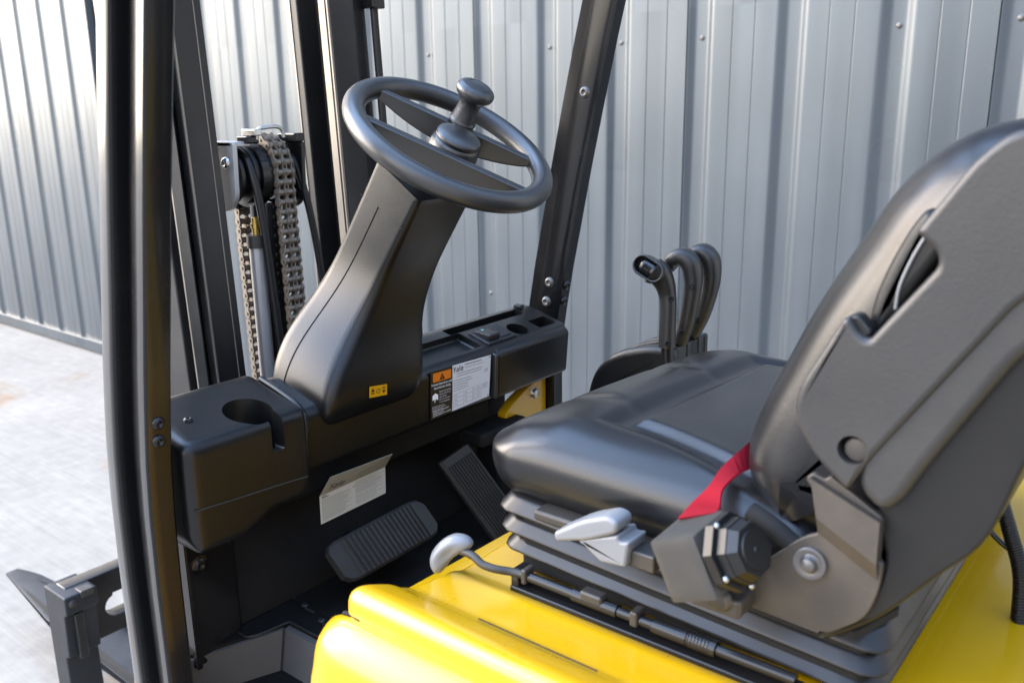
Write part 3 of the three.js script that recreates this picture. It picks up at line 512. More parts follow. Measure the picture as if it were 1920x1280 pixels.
  const far = part('fork', truck, (() => { const g = XY([[-1.92, 0.62, 0.012], [-1.955, 0.62, 0.012], [-1.955, 0.25, 0.05], [-2.05, 0.19, 0.03], [-2.45, 0.186, 0.02], [-2.6, 0.1868, 0], [-2.7, 0.1874, 0], [-2.8, 0.188, 0], [-2.9, 0.189, 0], [-2.96, 0.1895, 0], [-3.01, 0.19, 0.004], [-3.01, 0.2, 0.004], [-2.96, 0.2, 0], [-2.9, 0.2015, 0], [-2.8, 0.2035, 0], [-2.7, 0.2055, 0], [-2.6, 0.2075, 0], [-2.05, 0.21, 0.05], [-1.92, 0.25, 0.05]].reverse(), -1.112, -0.972, 0.003);
    const p = g.attributes.position; for (let i = 0; i < p.count; i++) { const x = p.getX(i); const c01 = q => Math.min(1, Math.max(0, q)), zn = -0.972 - 0.067 * c01((-2.5 - x) / 0.51), zf = -1.112 + 0.036 * Math.pow(c01((-2.82 - x) / 0.19), 2), t = (p.getZ(i) + 1.112) / 0.14; p.setZ(i, zf + (zn - zf) * t); } return g; })(), M.forkPaint, 'black fork blade lying farther across the yard');
  const near = part('fork', truck, XY([[-1.848, 0.660, 0.006], [-1.948, 0.660, 0.008], [-1.948, 0.25, 0.05], [-1.934, 0.2, 0.05], [-1.88, 0.2], [-1.884, 0.5, 0.003], [-1.868, 0.505, 0.004], [-1.862, 0.61, 0.004], [-1.848, 0.618, 0.004]], -0.815, -0.742, 0.004), M.forkPaint, 'black upright fork shank hooked over the carriage');
  part('fork_hook', near, rbox(-1.868, -1.852, 0.50, 0.612, -0.781, -0.760, 0.004), M.mastSteel);
  part('fork_latch', near, rbox(-1.872, -1.843, 0.648, 0.664, -0.806, -0.776, 0.003), M.dirtySteel);
  part('fork_latch', near, disc([-1.847, 0.643, -0.757], [1, 0, 0], [[0.0001, 0.005], [0.005, 0.005], [0.006, 0.002], [0.010, 0]], 12), M.dirtySteel);
}

// --- floor, step and pedals
{
  const fl = group('floor_plate', truck);
  part('floor_panel', fl, rbox(-1.02, -0.612, 0.965, 1.0, -1.25, -0.698, 0.003), M.floor);
  part('floor_panel', fl, rbox(-1.05, -0.62, 0.97, 0.9995, -0.6975, -0.657, 0.001), M.floor);
  part('floor_panel', fl, loft([[V(-1.05, 0.9990, -0.6565), V(-0.9265, 0.9990, -0.6565), V(-0.969, 0.9990, -0.523), V(-1.05, 0.9990, -0.523)], [V(-1.05, 0.97, -0.6565), V(-0.9265, 0.97, -0.6565), V(-0.969, 0.97, -0.523), V(-1.05, 0.97, -0.523)]], 0.3), M.floor);
  part('tread_edge', fl, [tube([[-0.9245, 1.0005, -0.656], [-0.939, 1.0005, -0.600], [-0.963, 1.0005, -0.598]], 0.0014, 6), tube([[-0.9245, 1.0005, -0.656], [-0.85, 1.0005, -0.657], [-0.65, 1.0005, -0.66]], 0.0014, 6)], M.shell);
  for (const [x, z] of [[-0.994, -0.704], [-0.941, -0.696], [-0.892, -0.685]]) part('stud', fl, [disc([x, 1.001, z], [0, 1, 0], [[0.0001, 0.002], [0.004, 0.0018], [0.0055, 0]], 12), rbox(x + 0.006, x + 0.026, 0.9985, 1.0022, z + 0.003, z + 0.0055, 0.001)], M.shell);
  // toe board
  part('toe_board', fl, XY([[-1.03, 1.0], [-0.97, 1.0], [-1.02, 1.12], [-1.04, 1.12]], -1.24, -0.6, 0.002, 0.002), M.floor);
  // sunken step tray
  const st = group('step', truck);
  const wallOf = (A, B, A2, B2, o) => loft([[V(A[0], 0.994, A[1]), V(B[0], 0.994, B[1]), V(B[0] + o[0], 0.994, B[1] + o[1]), V(A[0] + o[0], 0.994, A[1] + o[1])], [V(A2[0], 0.93, A2[1]), V(B2[0], 0.93, B2[1]), V(B2[0] + o[0], 0.93, B2[1] + o[1]), V(A2[0] + o[0], 0.93, A2[1] + o[1])]], 0.3);
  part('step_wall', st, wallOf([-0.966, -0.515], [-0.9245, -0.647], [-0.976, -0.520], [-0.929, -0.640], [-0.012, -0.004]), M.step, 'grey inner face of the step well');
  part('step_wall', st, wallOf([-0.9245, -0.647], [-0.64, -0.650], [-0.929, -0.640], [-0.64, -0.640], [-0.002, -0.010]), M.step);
  part('step_tread', st, rbox(-0.985, -0.66, 0.905, 0.932, -0.66, -0.47, 0.003), M.floor);
  part('step_edge', st, [tube([[-0.9240, 0.996, -0.6465], [-0.9285, 0.933, -0.6395]], 0.0018, 6)], M.shell);
  part('step_drain', st, [disc([-0.925, 0.93, -0.585], [0, 1, 0], [[0.004, 0.0015], [0.008, 0.0035], [0.01, 0.002], [0.011, 0]], 16)], M.shell);
  part('step_skirt', st, rbox(-0.99, -0.62, 0.6, 0.905, -0.655, -0.64, 0.003), M.floor);

  part('mudguard', truck, [XY([[-1.19, 0.5], [-1.18, 0.885, 0.03], [-1.0, 0.89], [-1.0, 0.5]], -0.64, -0.55, 0.012, 0.01)], M.yellow, 'yellow front mudguard edge beside the guard post');

  // ribbed brake pedal: a pad curved over, its ribs pieces of their own
  const quadPad = (O, U2, W, thick, ribs, name, label, bow) => {
    const N = U2.clone().cross(W).normalize(); if (N.y < 0 && N.x < 0) N.negate();
    const pd = group(name, truck); if (label) pd.userData.label = label;
    const at = (u, w, h) => O.clone().addScaledVector(U2, u).addScaledVector(W, w).addScaledVector(N, h + bow * (1 - Math.pow(2 * u - 1, 2)));
    const rings = []; const nu = 24;
    for (let i = 0; i <= nu; i++) { const u = i / nu, e = Math.min(1, Math.min(u, 1 - u) / 0.13), k = 0.62 + 0.38 * Math.sqrt(1 - (1 - e) * (1 - e)), r = [];
      const sec = [[-0.5, -0.5], [0.5, -0.5], [0.5, 0.28], [0.44, 0.5], [-0.44, 0.5], [-0.5, 0.28]]; for (const [a, b] of sec) r.push(at(u, 0.5 + a * k, b * thick)); rings.push(r); }
    const pad = loft(rings, 0.5); part('pedal_pad', pd, pad, M.pedal);
    for (let i = 0; i < ribs; i++) { const u = 0.14 + 0.72 * i / (ribs - 1), du = 0.36 / ribs * 0.62, rr = [];
      for (let j = 0; j <= 8; j++) { const w = 0.06 + 0.88 * j / 8; rr.push([at(u - du, w, thick * 0.5 - 0.001), at(u + du, w, thick * 0.5 - 0.001), at(u + du * 0.5, w, thick * 0.5 + 0.0034), at(u - du * 0.5, w, thick * 0.5 + 0.0034)]); }
      part('pedal_rib', pd, loft(rr, 0.3), M.pedal); }
    return pd;
  };
  quadPad(V(-0.905, 1.098, -0.705), V(0.0, 0.006, -0.185), V(0.036, -0.052, -0.012), 0.013, 17, 'brake_pedal', 'wide ribbed black brake pedal', 0.006);
  part('pedal_arm', truck, tube([[-0.895, 1.06, -0.79], [-0.94, 1.03, -0.8], [-0.98, 1.05, -0.81]], 0.008, 8), M.blackPaint);
  { // accelerator, its grooves run down the pad
    const O = V(-0.905, 1.142, -0.945), U2 = V(0.0, 0.012, -0.068), W = V(0.07, -0.145, -0.06);
    const ap = group('accelerator_pedal', truck); ap.userData.label = 'tall ribbed black accelerator pedal';
    const N = W.clone().cross(U2).normalize(); if (N.x < 0) N.negate();
    const at = (u, w, h) => O.clone().addScaledVector(U2, u).addScaledVector(W, w).addScaledVector(N, h);
    part('pedal_pad', ap, loft([0, 0.04, 0.5, 1].map((w, i) => [[0.06 - i * 0.02, -0.012], [0.96, -0.012], [1, -0.003], [0.94, 0], [0.08, 0], [0, -0.003]].map(([u, h]) => at(u, w, h))), 0.4), M.pedal);
    for (let i = 0; i < 10; i++) { const u = 0.12 + i * 0.085; part('pedal_rib', ap, loft([0.08, 0.98].map(w => [[u - 0.022, -0.001], [u + 0.022, -0.001], [u + 0.012, 0.0024], [u - 0.012, 0.0024]].map(([a, h]) => at(a, w, h))), 0.3), M.pedal); }
  }
}

// --- bonnet and side cover
{
  const h = group('bonnet', truck);
  const prof = [[-1.42, 0.9], [-1.42, 1.16, 0.03], [-1.39, 1.205, 0.03], [-0.665, 1.2045, 0.008], [-0.636, 1.2045, 0.006], [-0.622, 1.2105, 0.006], [-0.606, 1.2105, 0.01], [-0.562, 1.2150, 0.016], [-0.545, 1.2225, 0.010], [-0.522, 1.229, 0.010], [-0.5085, 1.2275, 0.008], [-0.5025, 1.218, 0.006], [-0.5015, 1.197, 0.004], [-0.512, 1.190, 0.002], [-0.512, 0.9]];
  let top = ZY(prof, -0.606, 0.62, 0.011, 0.006, 4);
  { // rise towards the back behind the seat, slight dip at the front lip
    const p = top.attributes.position; for (let i = 0; i < p.count; i++) { const x = p.getX(i), z = p.getZ(i), y = p.getY(i); if (y > 1.1) { let d = 0; if (x < -0.52 && z < -0.56) d -= 0.002 * Math.pow((-0.52 - x) / 0.086, 2); p.setY(i, y + d); } if (x < -0.55 && z > -0.548) p.setX(i, x - 0.012 * Math.min(1, (z + 0.548) / 0.03)); else if (x < -0.55) p.setX(i, x + 0.010 + 0.006 * Math.sin(Math.PI * Math.min(1, (-0.548 - z) / 0.18))); }
    top = crease(top, 0.7);
  }
  part('bonnet_top', h, top, M.yellow, 'yellow bonnet carrying the seat');
  part('bonnet_seam', h, tube([[-0.492, 1.2172, -0.5575], [-0.43, 1.2172, -0.5575], [-0.36, 1.2172, -0.5575]], 0.0009, 6), M.void);
  // bulging side cover: lofted along x, its front end drawn round
  const sec = [[-0.512, 1.196], [-0.507, 1.2005], [-0.500, 1.2025], [-0.492, 1.1995], [-0.484, 1.194], [-0.476, 1.187], [-0.4705, 1.178], [-0.467, 1.168], [-0.465, 1.158], [-0.4625, 1.148], [-0.458, 1.135], [-0.456, 1.118], [-0.455, 0.6], [-0.512, 0.6]];
  const rings = [];
  const xs = [0, 0.001, 0.004, 0.009, 0.016, 0.026, 0.04, 0.06, 0.12, 1.2];
  for (const dx of xs) { const k = dx < 0.045 ? Math.sqrt(Math.max(0, 1 - Math.pow(1 - dx / 0.045, 2))) : 1; rings.push(sec.map(([z, y]) => V(-0.648 + dx, y > 1 ? 1.197 + (y - 1.196) * (0.35 + 0.65 * k) - 0.030 * (1 - k) : y, -0.512 + (z + 0.512) * (0.3 + 0.7 * k)))); }
  part('side_cover', truck, loft(rings.map(r => r.slice().reverse()), 1.1), M.yellow, 'yellow side cover below the bonnet edge');
  part('cover_gap', truck, [tube([[-0.622, 1.188, -0.506], [-0.622, 1.2, -0.5055], [-0.612, 1.2035, -0.504], [-0.595, 1.2035, -0.5035]], 0.0022, 6)], M.void);
  // bonnet latch rail under the seat
  const ra = group('seat_rail', truck);
  part('rail_channel', ra, [rbox(-0.515, -0.15, 1.2035, 1.2105, -0.66, -0.632, 0.002), rbox(-0.515, -0.505, 1.2085, 1.2275, -0.656, -0.634, 0.002)], M.blackPaint);
  const rodAt = (x0, x1, r) => new THREE.CylinderGeometry(r, r, x1 - x0, 14).rotateZ(Math.PI / 2).translate((x0 + x1) / 2, 1.2235, -0.6385);
  part('rail_rod', ra, [rodAt(-0.512, -0.22, 0.0052), rodAt(-0.352, -0.318, 0.0072), rodAt(-0.44, -0.39, 0.0068), rodAt(-0.315, -0.29, 0.0075)], M.blackPaint);
  part('rail_clip', ra, [rbox(-0.43, -0.405, 1.223, 1.234, -0.646, -0.632, 0.003), rbox(-0.374, -0.366, 1.218, 1.233, -0.647, -0.631, 0.002), rbox(-0.50, -0.494, 1.217, 1.233, -0.647, -0.631, 0.002)], M.dirtySteel);
  part('rail_spring', ra, [...Array(7)].map((_, k) => new THREE.TorusGeometry(0.0068, 0.0012, 6, 14).rotateY(Math.PI / 2).translate(-0.316 + k * 0.0032, 1.2235, -0.6385)), M.blackPaint);
  // seat slide handle
  const sh = group('slide_handle', truck); sh.userData.label = 'bent steel rod with a pale grey bean-shaped knob';
  part('rod', sh, tube([[-0.50, 1.2235, -0.6385], [-0.515, 1.2245, -0.634], [-0.528, 1.2265, -0.626], [-0.542, 1.229, -0.622], [-0.555, 1.2345, -0.622], [-0.575, 1.235, -0.622]], 0.0042, 10, 50), M.dirtySteel);
  const knob = softBox(0.034, 0.0125, 0.014, [0.018, 0.012, 0.013], 24, 12, 12, v => { v.y += -9 * v.x * v.x + 0.004; v.z *= 1 - 6 * v.x; if (v.z > 0.004) v.z -= 0.004 * Math.exp(-Math.pow(v.x / 0.016, 2) - Math.pow(v.y / 0.006, 2)); });
  knob.scale(0.86, 0.86, 0.86); knob.rotateZ(0.78); knob.rotateY(0.35); knob.translate(-0.585, 1.2305, -0.62);
  part('knob', sh, knob, M.greyPlastic, 'pale grey bean-shaped knob');
}

// --- hydraulic levers on their console
{
  const co = group('lever_console', truck);
  const prof = [[-0.822, 1.19, 0.005], [-0.806, 1.245, 0.03], [-0.765, 1.283, 0.03], [-0.70, 1.303, 0.02], [-0.655, 1.306, 0.006], [-0.655, 1.19]];
  const low = [[-0.819, 1.192, 0.004], [-0.804, 1.244, 0.02], [-0.775, 1.273, 0.01], [-0.765, 1.266, 0.004], [-0.70, 1.282, 0.01], [-0.678, 1.284, 0.004], [-0.672, 1.301, 0.003], [-0.657, 1.303, 0.003], [-0.657, 1.192]];
  part('console_body', co, [XY(prof, -1.2525, -1.222, 0.012, 0.01, 5), XY(low, -1.345, -1.240, 0.002, 0.004), XY(prof, -1.345, -1.333, 0.003, 0.01)], M.plastic, 'black rounded console with lever slots');
  for (const z of [-1.282, -1.322]) part('console_rib', co, XY(prof, z - 0.011, z + 0.011, 0.004, 0.01), M.plastic);
  const lever = (bx, by, z, lean, kind) => { // grips: flattened tubes with a bent-over head
    const lv = group('control_lever', truck);
    const sweep = (pts, wr, angle = 1.2) => { const cv = new THREE.CatmullRomCurve3(pts.map(p => V(...p))), n = 40, rings = []; for (let i = 0; i <= n; i++) { const t = i / n, p = cv.getPoint(t), T = cv.getTangent(t), S = V(0, 0, 1), B = T.clone().cross(S).normalize(), S2 = B.clone().cross(T).normalize(); const k = t * (wr.length - 1), i0 = Math.min(wr.length - 2, Math.floor(k)), f = k - i0, a = wr[i0][0] + (wr[i0 + 1][0] - wr[i0][0]) * f, b = wr[i0][1] + (wr[i0 + 1][1] - wr[i0][1]) * f; const r = []; for (let j = 0; j < 20; j++) { const q = j / 20 * 2 * Math.PI, c = Math.cos(q), s = Math.sin(q); r.push(p.clone().addScaledVector(B, a * Math.sign(c) * Math.pow(Math.abs(c), 0.75)).addScaledVector(S2, b * Math.sign(s) * Math.pow(Math.abs(s), 0.75))); } rings.push(r); } return loft(rings, angle); };
    if (kind === 0) { // nearest grip with a rocker in its head
      part('grip', lv, sweep([[bx, by, z], [bx, by + 0.03, z], [bx, by + 0.065, z], [bx - 0.002, by + 0.085, z], [bx - 0.006, by + 0.103, z + 0.003], [bx - 0.013, by + 0.117, z + 0.008], [bx - 0.022, by + 0.124, z + 0.014]], [[0.0128, 0.012], [0.0125, 0.012], [0.0125, 0.012], [0.013, 0.0125], [0.0155, 0.015], [0.019, 0.0175], [0.0215, 0.019]]), M.grip);
    } else {
      const l = lean;
      part('grip', lv, sweep(kind === 1 ? [[-0.664, 1.306, z], [-0.653, 1.344, z], [-0.646, 1.389, z], [-0.645, 1.415, z], [-0.650, 1.437, z + 0.001], [-0.663, 1.447, z + 0.003], [-0.677, 1.440, z + 0.005], [-0.685, 1.424, z + 0.007]] : [[-0.663, 1.312, z], [-0.648, 1.346, z], [-0.636, 1.391, z], [-0.634, 1.415, z], [-0.638, 1.438, z + 0.001], [-0.650, 1.449, z + 0.003], [-0.664, 1.444, z + 0.005], [-0.674, 1.430, z + 0.007]], [[0.0112, 0.012], [0.0122, 0.0125], [0.013, 0.0135], [0.0138, 0.0152], [0.0142, 0.0178], [0.0138, 0.0195], [0.0128, 0.0190], [0.007, 0.012]]), M.grip);
    }
    part('lever_stem', lv, tube(kind ? [[bx - 0.02, by - 0.05, z], [bx - 0.012, by - 0.02, z], [bx + 0.001, by + 0.004, z]] : [[bx + 0.004, by - 0.05, z], [bx, by + 0.004, z]], 0.0098, 12), M.blackPaint);
    return lv;
  };
  const a = lever(-0.667, 1.306, -1.224, 0, 0);
  const hc = V(-0.6905, 1.4325, -1.2035), nn = V(0.12, 0.2, 0.95).normalize();
  const X1 = V(0.93, -0.36, 0.25); X1.addScaledVector(nn, -X1.dot(nn)).normalize();
  const bas = new THREE.Matrix4().makeBasis(X1, nn.clone().cross(X1).normalize(), nn);
  const stad = (w, h, d, b) => { const s = new THREE.Shape(); s.moveTo(-w, -h); s.lineTo(w, -h); s.absarc(w, 0, h, -Math.PI / 2, Math.PI / 2, false); s.lineTo(-w, h); s.absarc(-w, 0, h, Math.PI / 2, Math.PI * 1.5, false); return ext(s, d, b, 3, 12); };
  const lay = (g, off) => g.applyMatrix4(bas).translate(hc.x + nn.x * off, hc.y + nn.y * off, hc.z + nn.z * off);
  const ringShape = () => { const s = new THREE.Shape(); const w = 0.011, h = 0.0165; s.moveTo(-w, -h); s.lineTo(w, -h); s.absarc(w, 0, h, -Math.PI / 2, Math.PI / 2, false); s.lineTo(-w, h); s.absarc(-w, 0, h, Math.PI / 2, Math.PI * 1.5, false); const o = new THREE.Path(), h2 = 0.0128; o.moveTo(-w, -h2); o.lineTo(w, -h2); o.absarc(w, 0, h2, -Math.PI / 2, Math.PI / 2, false); o.lineTo(-w, h2); o.absarc(-w, 0, h2, Math.PI / 2, Math.PI * 1.5, false); s.holes.push(o); return ext(s, 0.03, 0.0016, 3, 12); };
  part('switch_bezel', a, lay(ringShape(), -0.022), M.grip);
  part('switch_well', a, lay(stad(0.011, 0.0126, 0.012, 0.001), -0.016), M.void);
  part('rocker_button', a, lay((() => { const g = softBox(0.017, 0.0108, 0.009, [0.010, 0.0095, 0.0075], 12, 10, 8); return g; })(), 0.001), std({ color: lin(0.008, 0.008, 0.009), roughness: 0.15 }), 'glossy black rocker button');
  const b = lever(-0.664, 1.306, -1.262, 0.034, 1), c = lever(-0.663, 1.312, -1.305, 0.052, 2);
  const scr = (p, lv, ax = [0.25, 0, 1]) => part('grip_screw', lv, [disc(p, ax, [[0.0001, 0.0008], [0.0022, 0.0008], [0.0024, 0.002], [0.0042, 0.0022], [0.0052, 0.0004]], 14)], M.void);
  scr([-0.655, 1.388, -1.2105], a, [0.5, 0, 1]); scr([-0.6585, 1.316, -1.2105], a, [0.5, 0, 1]);
  scr([-0.640, 1.402, -1.2495], b); scr([-0.655, 1.326, -1.2495], b); scr([-0.633, 1.41, -1.2925], c); scr([-0.654, 1.338, -1.2925], c);
}

// --- the seat
{
  const seat = group('seat', truck); seat.userData.label = 'black vinyl suspension seat with grey plastic back shell';
  const sm = (a, b, t) => { t = Math.min(1, Math.max(0, (t - a) / (b - a))); return t * t * (3 - 2 * t); };
  // cushion
  const cx = -0.392, cy = 1.3155, cz = -0.912;
  const cush = softBox(0.195, 0.0455, 0.252, [0.055, 0.045, 0.06], 110, 16, 130, v => {
    const x = v.x + cx, z = v.z + cz, top = sm(0.0, 0.036, v.y), side = Math.abs(v.z);
    // a panel with a sunk welt round it; the front edge has two soft pinches
    const hw = 0.165 + 0.05 * sm(-0.45, -0.25, x), d = Math.max(side - hw, -0.448 - x);
    let h = 0.0;
    h -= 0.0085 * (sm(-0.016, -0.003, d) - sm(0.003, 0.026, d) * 0.8) ; h += 0.002 * sm(-0.02, -0.08, d);
    h -= 0.0015 * sm(0.0, 0.05, d);
    for (const q of [-0.075, 0.11]) { const u = (x + 0.515) / 0.045, w = (v.z - q - 0.25 * (x + 0.515)) / 0.011; h -= 0.0042 * Math.exp(-u * u - w * w); }
    h += 0.006 * Math.exp(-Math.pow((x + 0.49) / 0.035, 2)) * sm(0.26, 0.12, side);
    h -= 0.006 * sm(-0.35, -0.2, x);
    v.y += h * top + v.x * -0.02 + v.z * 0.045 * sm(-0.05, 0.03, v.y);
    v.x -= 0.010 * (1 - Math.pow(v.z / 0.252, 2)) * sm(0, -0.15, v.x);
    v.y -= 0.012 * sm(-0.10, -0.19, v.x) * top;
    v.x += cx; v.y += cy; v.z += cz;
  });
  part('seat_cushion', seat, cush, M.vinyl, 'black vinyl seat cushion with creased panel');
  // suspension bellows: stacked folds
  const fold = (y, grow, thick) => { const hx = 0.195 + grow, hz = 0.258 + grow; const g = softBox(hx, thick, hz, [0.022, thick * 0.42, 0.022], 24, 10, 30, v => { const t = (v.y + thick) / (2 * thick); v.x -= Math.sign(v.x) * 0.014 * t * Math.min(1, Math.abs(v.x) / hx); v.z -= Math.sign(v.z) * 0.014 * t * Math.min(1, Math.abs(v.z) / hz); v.y += -v.x * 0.05; }); return g.translate(-0.358, y, -0.921); };
  [[1.2735, 0.008, 0.0105], [1.2505, 0.007, 0.0100], [1.2285, 0.004, 0.0095]].forEach(([y, gr, t]) => part('bellows_fold', seat, fold(y, gr, t), M.rubber));
  part('bellows_core', seat, rbox(-0.53, -0.175, 1.206, 1.285, -1.155, -0.668, 0.01), M.void);
  part('seat_pan', seat, [rbox(-0.50, -0.205, 1.2785, 1.290, -1.165, -0.652, 0.004)], M.dirtySteel);
  part('dark_pan_plate', seat, XZ([[-0.196, -0.638], [-0.178, -0.640], [-0.160, -0.70], [-0.20, -0.70]], 1.276, 1.2832, 0, 0.006), M.void, 'black plate painted as the dark opening at the rear corner of the seat pan');  // solid black slab, painted in for the shade of an opening
  // backrest
  const back = [[-0.2685, 1.3177], [-0.2976, 1.3566], [-0.3028, 1.3913], [-0.2923, 1.4280], [-0.2735, 1.4721], [-0.2483, 1.5277], [-0.2200, 1.5781], [-0.1959, 1.6191], [-0.1645, 1.6496], [-0.1279, 1.6653], [-0.0630, 1.6716], [-0.0000, 1.6538], [0.0000, 1.5960], [-0.0630, 1.4595], [-0.1260, 1.3650], [-0.1890, 1.3177]];
  const spl = new THREE.Shape(new THREE.SplineCurve([...back, back[0]].map(p => new THREE.Vector2(...p))).getPoints(90).slice(0, -1));
  part('backrest', seat, flatCaps(crease(XY(spl, -1.185, -0.664, 0.062, 0, 10), 1.3)), M.vinyl, 'black vinyl backrest with rounded bolster');
  part('cutout_shade_plate', seat, XY([[-0.1935, 1.515, 0.006], [-0.190, 1.544, 0.01], [-0.1815, 1.57, 0.01], [-0.170, 1.596, 0.01], [-0.159, 1.612, 0.006], [-0.141, 1.588], [-0.172, 1.534], [-0.185, 1.512]], -0.672, -0.648, 0.008, 0.004, 4), M.plasticDark, 'dark plate added as painted shade inside the shell cut-out');  // added plate, its dark colour stands in for shade in the recess
  part('cutout_piping', seat, tube([[-0.1735, 1.538, -0.6475], [-0.172, 1.5535, -0.6465], [-0.1655, 1.5745, -0.6465], [-0.157, 1.594, -0.6475]], 0.0012, 8), M.greyPlastic);
  // grey shell panel with a cut-out
  const sp = (() => { const P = [[-0.231, 1.456, 0.03], [-0.228, 1.478, 0.012], [-0.2005, 1.5325, 0.004], [-0.196, 1.5345, 0.002], [-0.1935, 1.5305, 0.004], [-0.189, 1.524, 0.005], [-0.182, 1.5195, 0.004], [-0.142, 1.5755, 0.004], [-0.144, 1.585, 0.004], [-0.1585, 1.5965, 0.003], [-0.1535, 1.604, 0.004], [-0.127, 1.645, 0.02], [-0.108, 1.662, 0.01], [-0.06, 1.668, 0.02], [0.0, 1.66, 0.02], [0.0, 1.63], [-0.094, 1.557, 0.01], [-0.172, 1.435, 0.003], [-0.1865, 1.407, 0.002], [-0.1905, 1.4085, 0.002], [-0.215, 1.428, 0.02]]; return P; })();
  let shell = XY(sp, -0.650, -0.618, 0.005, 0.004, 4);
  const btn = new THREE.CylinderGeometry(0.0108, 0.0108, 0.06, 28).rotateX(Math.PI / 2).translate(-0.1855, 1.4385, -0.62);
  shell = cut(shell, btn);
  part('side_shell', seat, shell, M.shell, 'grey moulded side shell of the backrest with a cut-out');
  part('shell_button', seat, disc([-0.184, 1.4375, -0.630], [0, 0, 1], [[0.0001, 0.008], [0.0075, 0.008], [0.0092, 0.006], [0.0095, 0]], 20), M.dirtySteel);
  part('shell_tongue', seat, XY([[-0.2, 1.532], [-0.192, 1.536], [-0.181, 1.525], [-0.184, 1.520], [-0.19, 1.519]], -0.640, -0.625, 0.002, 0.003), M.plasticDark);
  // outer band of the shell turning round to the back
  const band = [[-0.184, 1.445, 0.002], [-0.108, 1.566, 0.01], [0.02, 1.64], [0.03, 1.60], [-0.085, 1.529, 0.02], [-0.137, 1.434, 0.02], [-0.150, 1.406, 0.012], [-0.1625, 1.393, 0.01], [-0.181, 1.4065, 0.004]];
  part('shell_band', seat, XY(band, -0.70, -0.6215, 0.009, 0.004, 6), M.shell);
  part('rear_shell', seat, XY([[-0.158, 1.385, 0.02], [-0.10, 1.50], [-0.01, 1.62], [-0.02, 1.56], [-0.082, 1.48, 0.03], [-0.101, 1.40, 0.02], [-0.135, 1.368, 0.02]], -1.16, -0.70, 0.010, 0.01, 5), M.shell);
  part('lower_shell', seat, (() => { const S = new THREE.Shape(new THREE.SplineCurve([[-0.206, 1.272], [-0.185, 1.292], [-0.168, 1.318], [-0.160, 1.352], [-0.168, 1.385], [-0.162, 1.425], [-0.125, 1.497], [-0.068, 1.57], [-0.04, 1.575], [-0.045, 1.54], [-0.076, 1.46], [-0.096, 1.39], [-0.125, 1.350], [-0.16, 1.305], [-0.195, 1.274], [-0.206, 1.272]].map(p => new THREE.Vector2(...p))).getPoints(70).slice(0, -1)); return flatCaps(crease(XY(S, -1.17, -0.634, 0.003, 0, 3), 1.1)); })(), M.plastic);
  // hinge bracket of dusty steel
  const br = [[-0.2215, 1.404, 0.004], [-0.216, 1.410, 0.003], [-0.2055, 1.407, 0.003], [-0.203, 1.411, 0.002], [-0.187, 1.402, 0.004], [-0.163, 1.388, 0.004], [-0.1635, 1.355, 0.003], [-0.1595, 1.352, 0.004], [-0.1605, 1.331, 0.01], [-0.168, 1.304, 0.02], [-0.193, 1.283, 0.006], [-0.2, 1.281, 0.004], [-0.235, 1.281, 0.004], [-0.298, 1.2815, 0.004], [-0.30, 1.29, 0.004], [-0.246, 1.328, 0.01], [-0.226, 1.350, 0.02], [-0.215, 1.359, 0.01], [-0.208, 1.362, 0.008], [-0.2085, 1.386, 0.006], [-0.213, 1.395, 0.006]];
  const bk = part('hinge_bracket', seat, [XY(br, -0.634, -0.628, 0.001), loft([[V(-0.2085, 1.362, -0.6285), V(-0.1625, 1.337, -0.6285), V(-0.1625, 1.337, -0.633), V(-0.2085, 1.362, -0.633)], [V(-0.2085, 1.378, -0.621), V(-0.1625, 1.354, -0.621), V(-0.1625, 1.354, -0.633), V(-0.2085, 1.378, -0.633)], [V(-0.215, 1.408, -0.6215), V(-0.163, 1.387, -0.6215), V(-0.163, 1.387, -0.633), V(-0.215, 1.408, -0.633)]], 0.4)], M.dirtySteel, 'dusty dark steel hinge bracket');
  part('hinge_bolt', seat, disc([-0.2118, 1.3375, -0.628], [0.05, 0.05, 1], [[0.0001, 0.0105], [0.0048, 0.0102], [0.0052, 0.0085], [0.0065, 0.004], [0.0085, 0.0042], [0.0122, 0.0055], [0.0128, 0.004], [0.0128, 0]], 28), M.zincDark);
  // belt retractor: a skewed box with an octagonal end housing
  const P0 = V(-0.2860, 1.3581, -0.575), TL = V(-0.3285, 1.3372, -0.582), BR = V(-0.2610, 1.3118, -0.572), BK = V(-0.2795, 1.3672, -0.617);
  const e1 = TL.clone().sub(P0), e2 = BR.clone().sub(P0), e3 = BK.clone().sub(P0);
  const rb = softBox(0.5, 0.5, 0.5, [0.06, 0.06, 0.06], 10, 10, 10, null); // local x -> e1, y -> -e2, z -> -e3
  rb.applyMatrix4(new THREE.Matrix4().makeBasis(e1, e2.clone().negate(), e3.clone().negate()));
  const C0 = P0.clone().addScaledVector(e1, 0.5).addScaledVector(e2, 0.5).addScaledVector(e3, 0.5); rb.translate(C0.x, C0.y, C0.z); rb.computeVertexNormals();
  part('belt_retractor', seat, crease(rb, 0.9), M.boxGrey, 'grey seat belt retractor box');
  const ax = e1.clone().negate().normalize();
  const ec = P0.clone().addScaledVector(e2, 0.5).addScaledVector(e3, 0.5).add(V(0.010, 0.006, 0.002));
  const oct = (r0, r1, len, off, seg = 8, rot = Math.PI / 8) => { const g = new THREE.CylinderGeometry(r1, r0, len, seg); g.rotateY(rot); const q = new THREE.Quaternion().setFromUnitVectors(V(0, 1, 0), ax); g.applyQuaternion(q); const c = ec.clone().addScaledVector(ax, off + len / 2); return crease(g.translate(c.x, c.y, c.z), 0.3); };
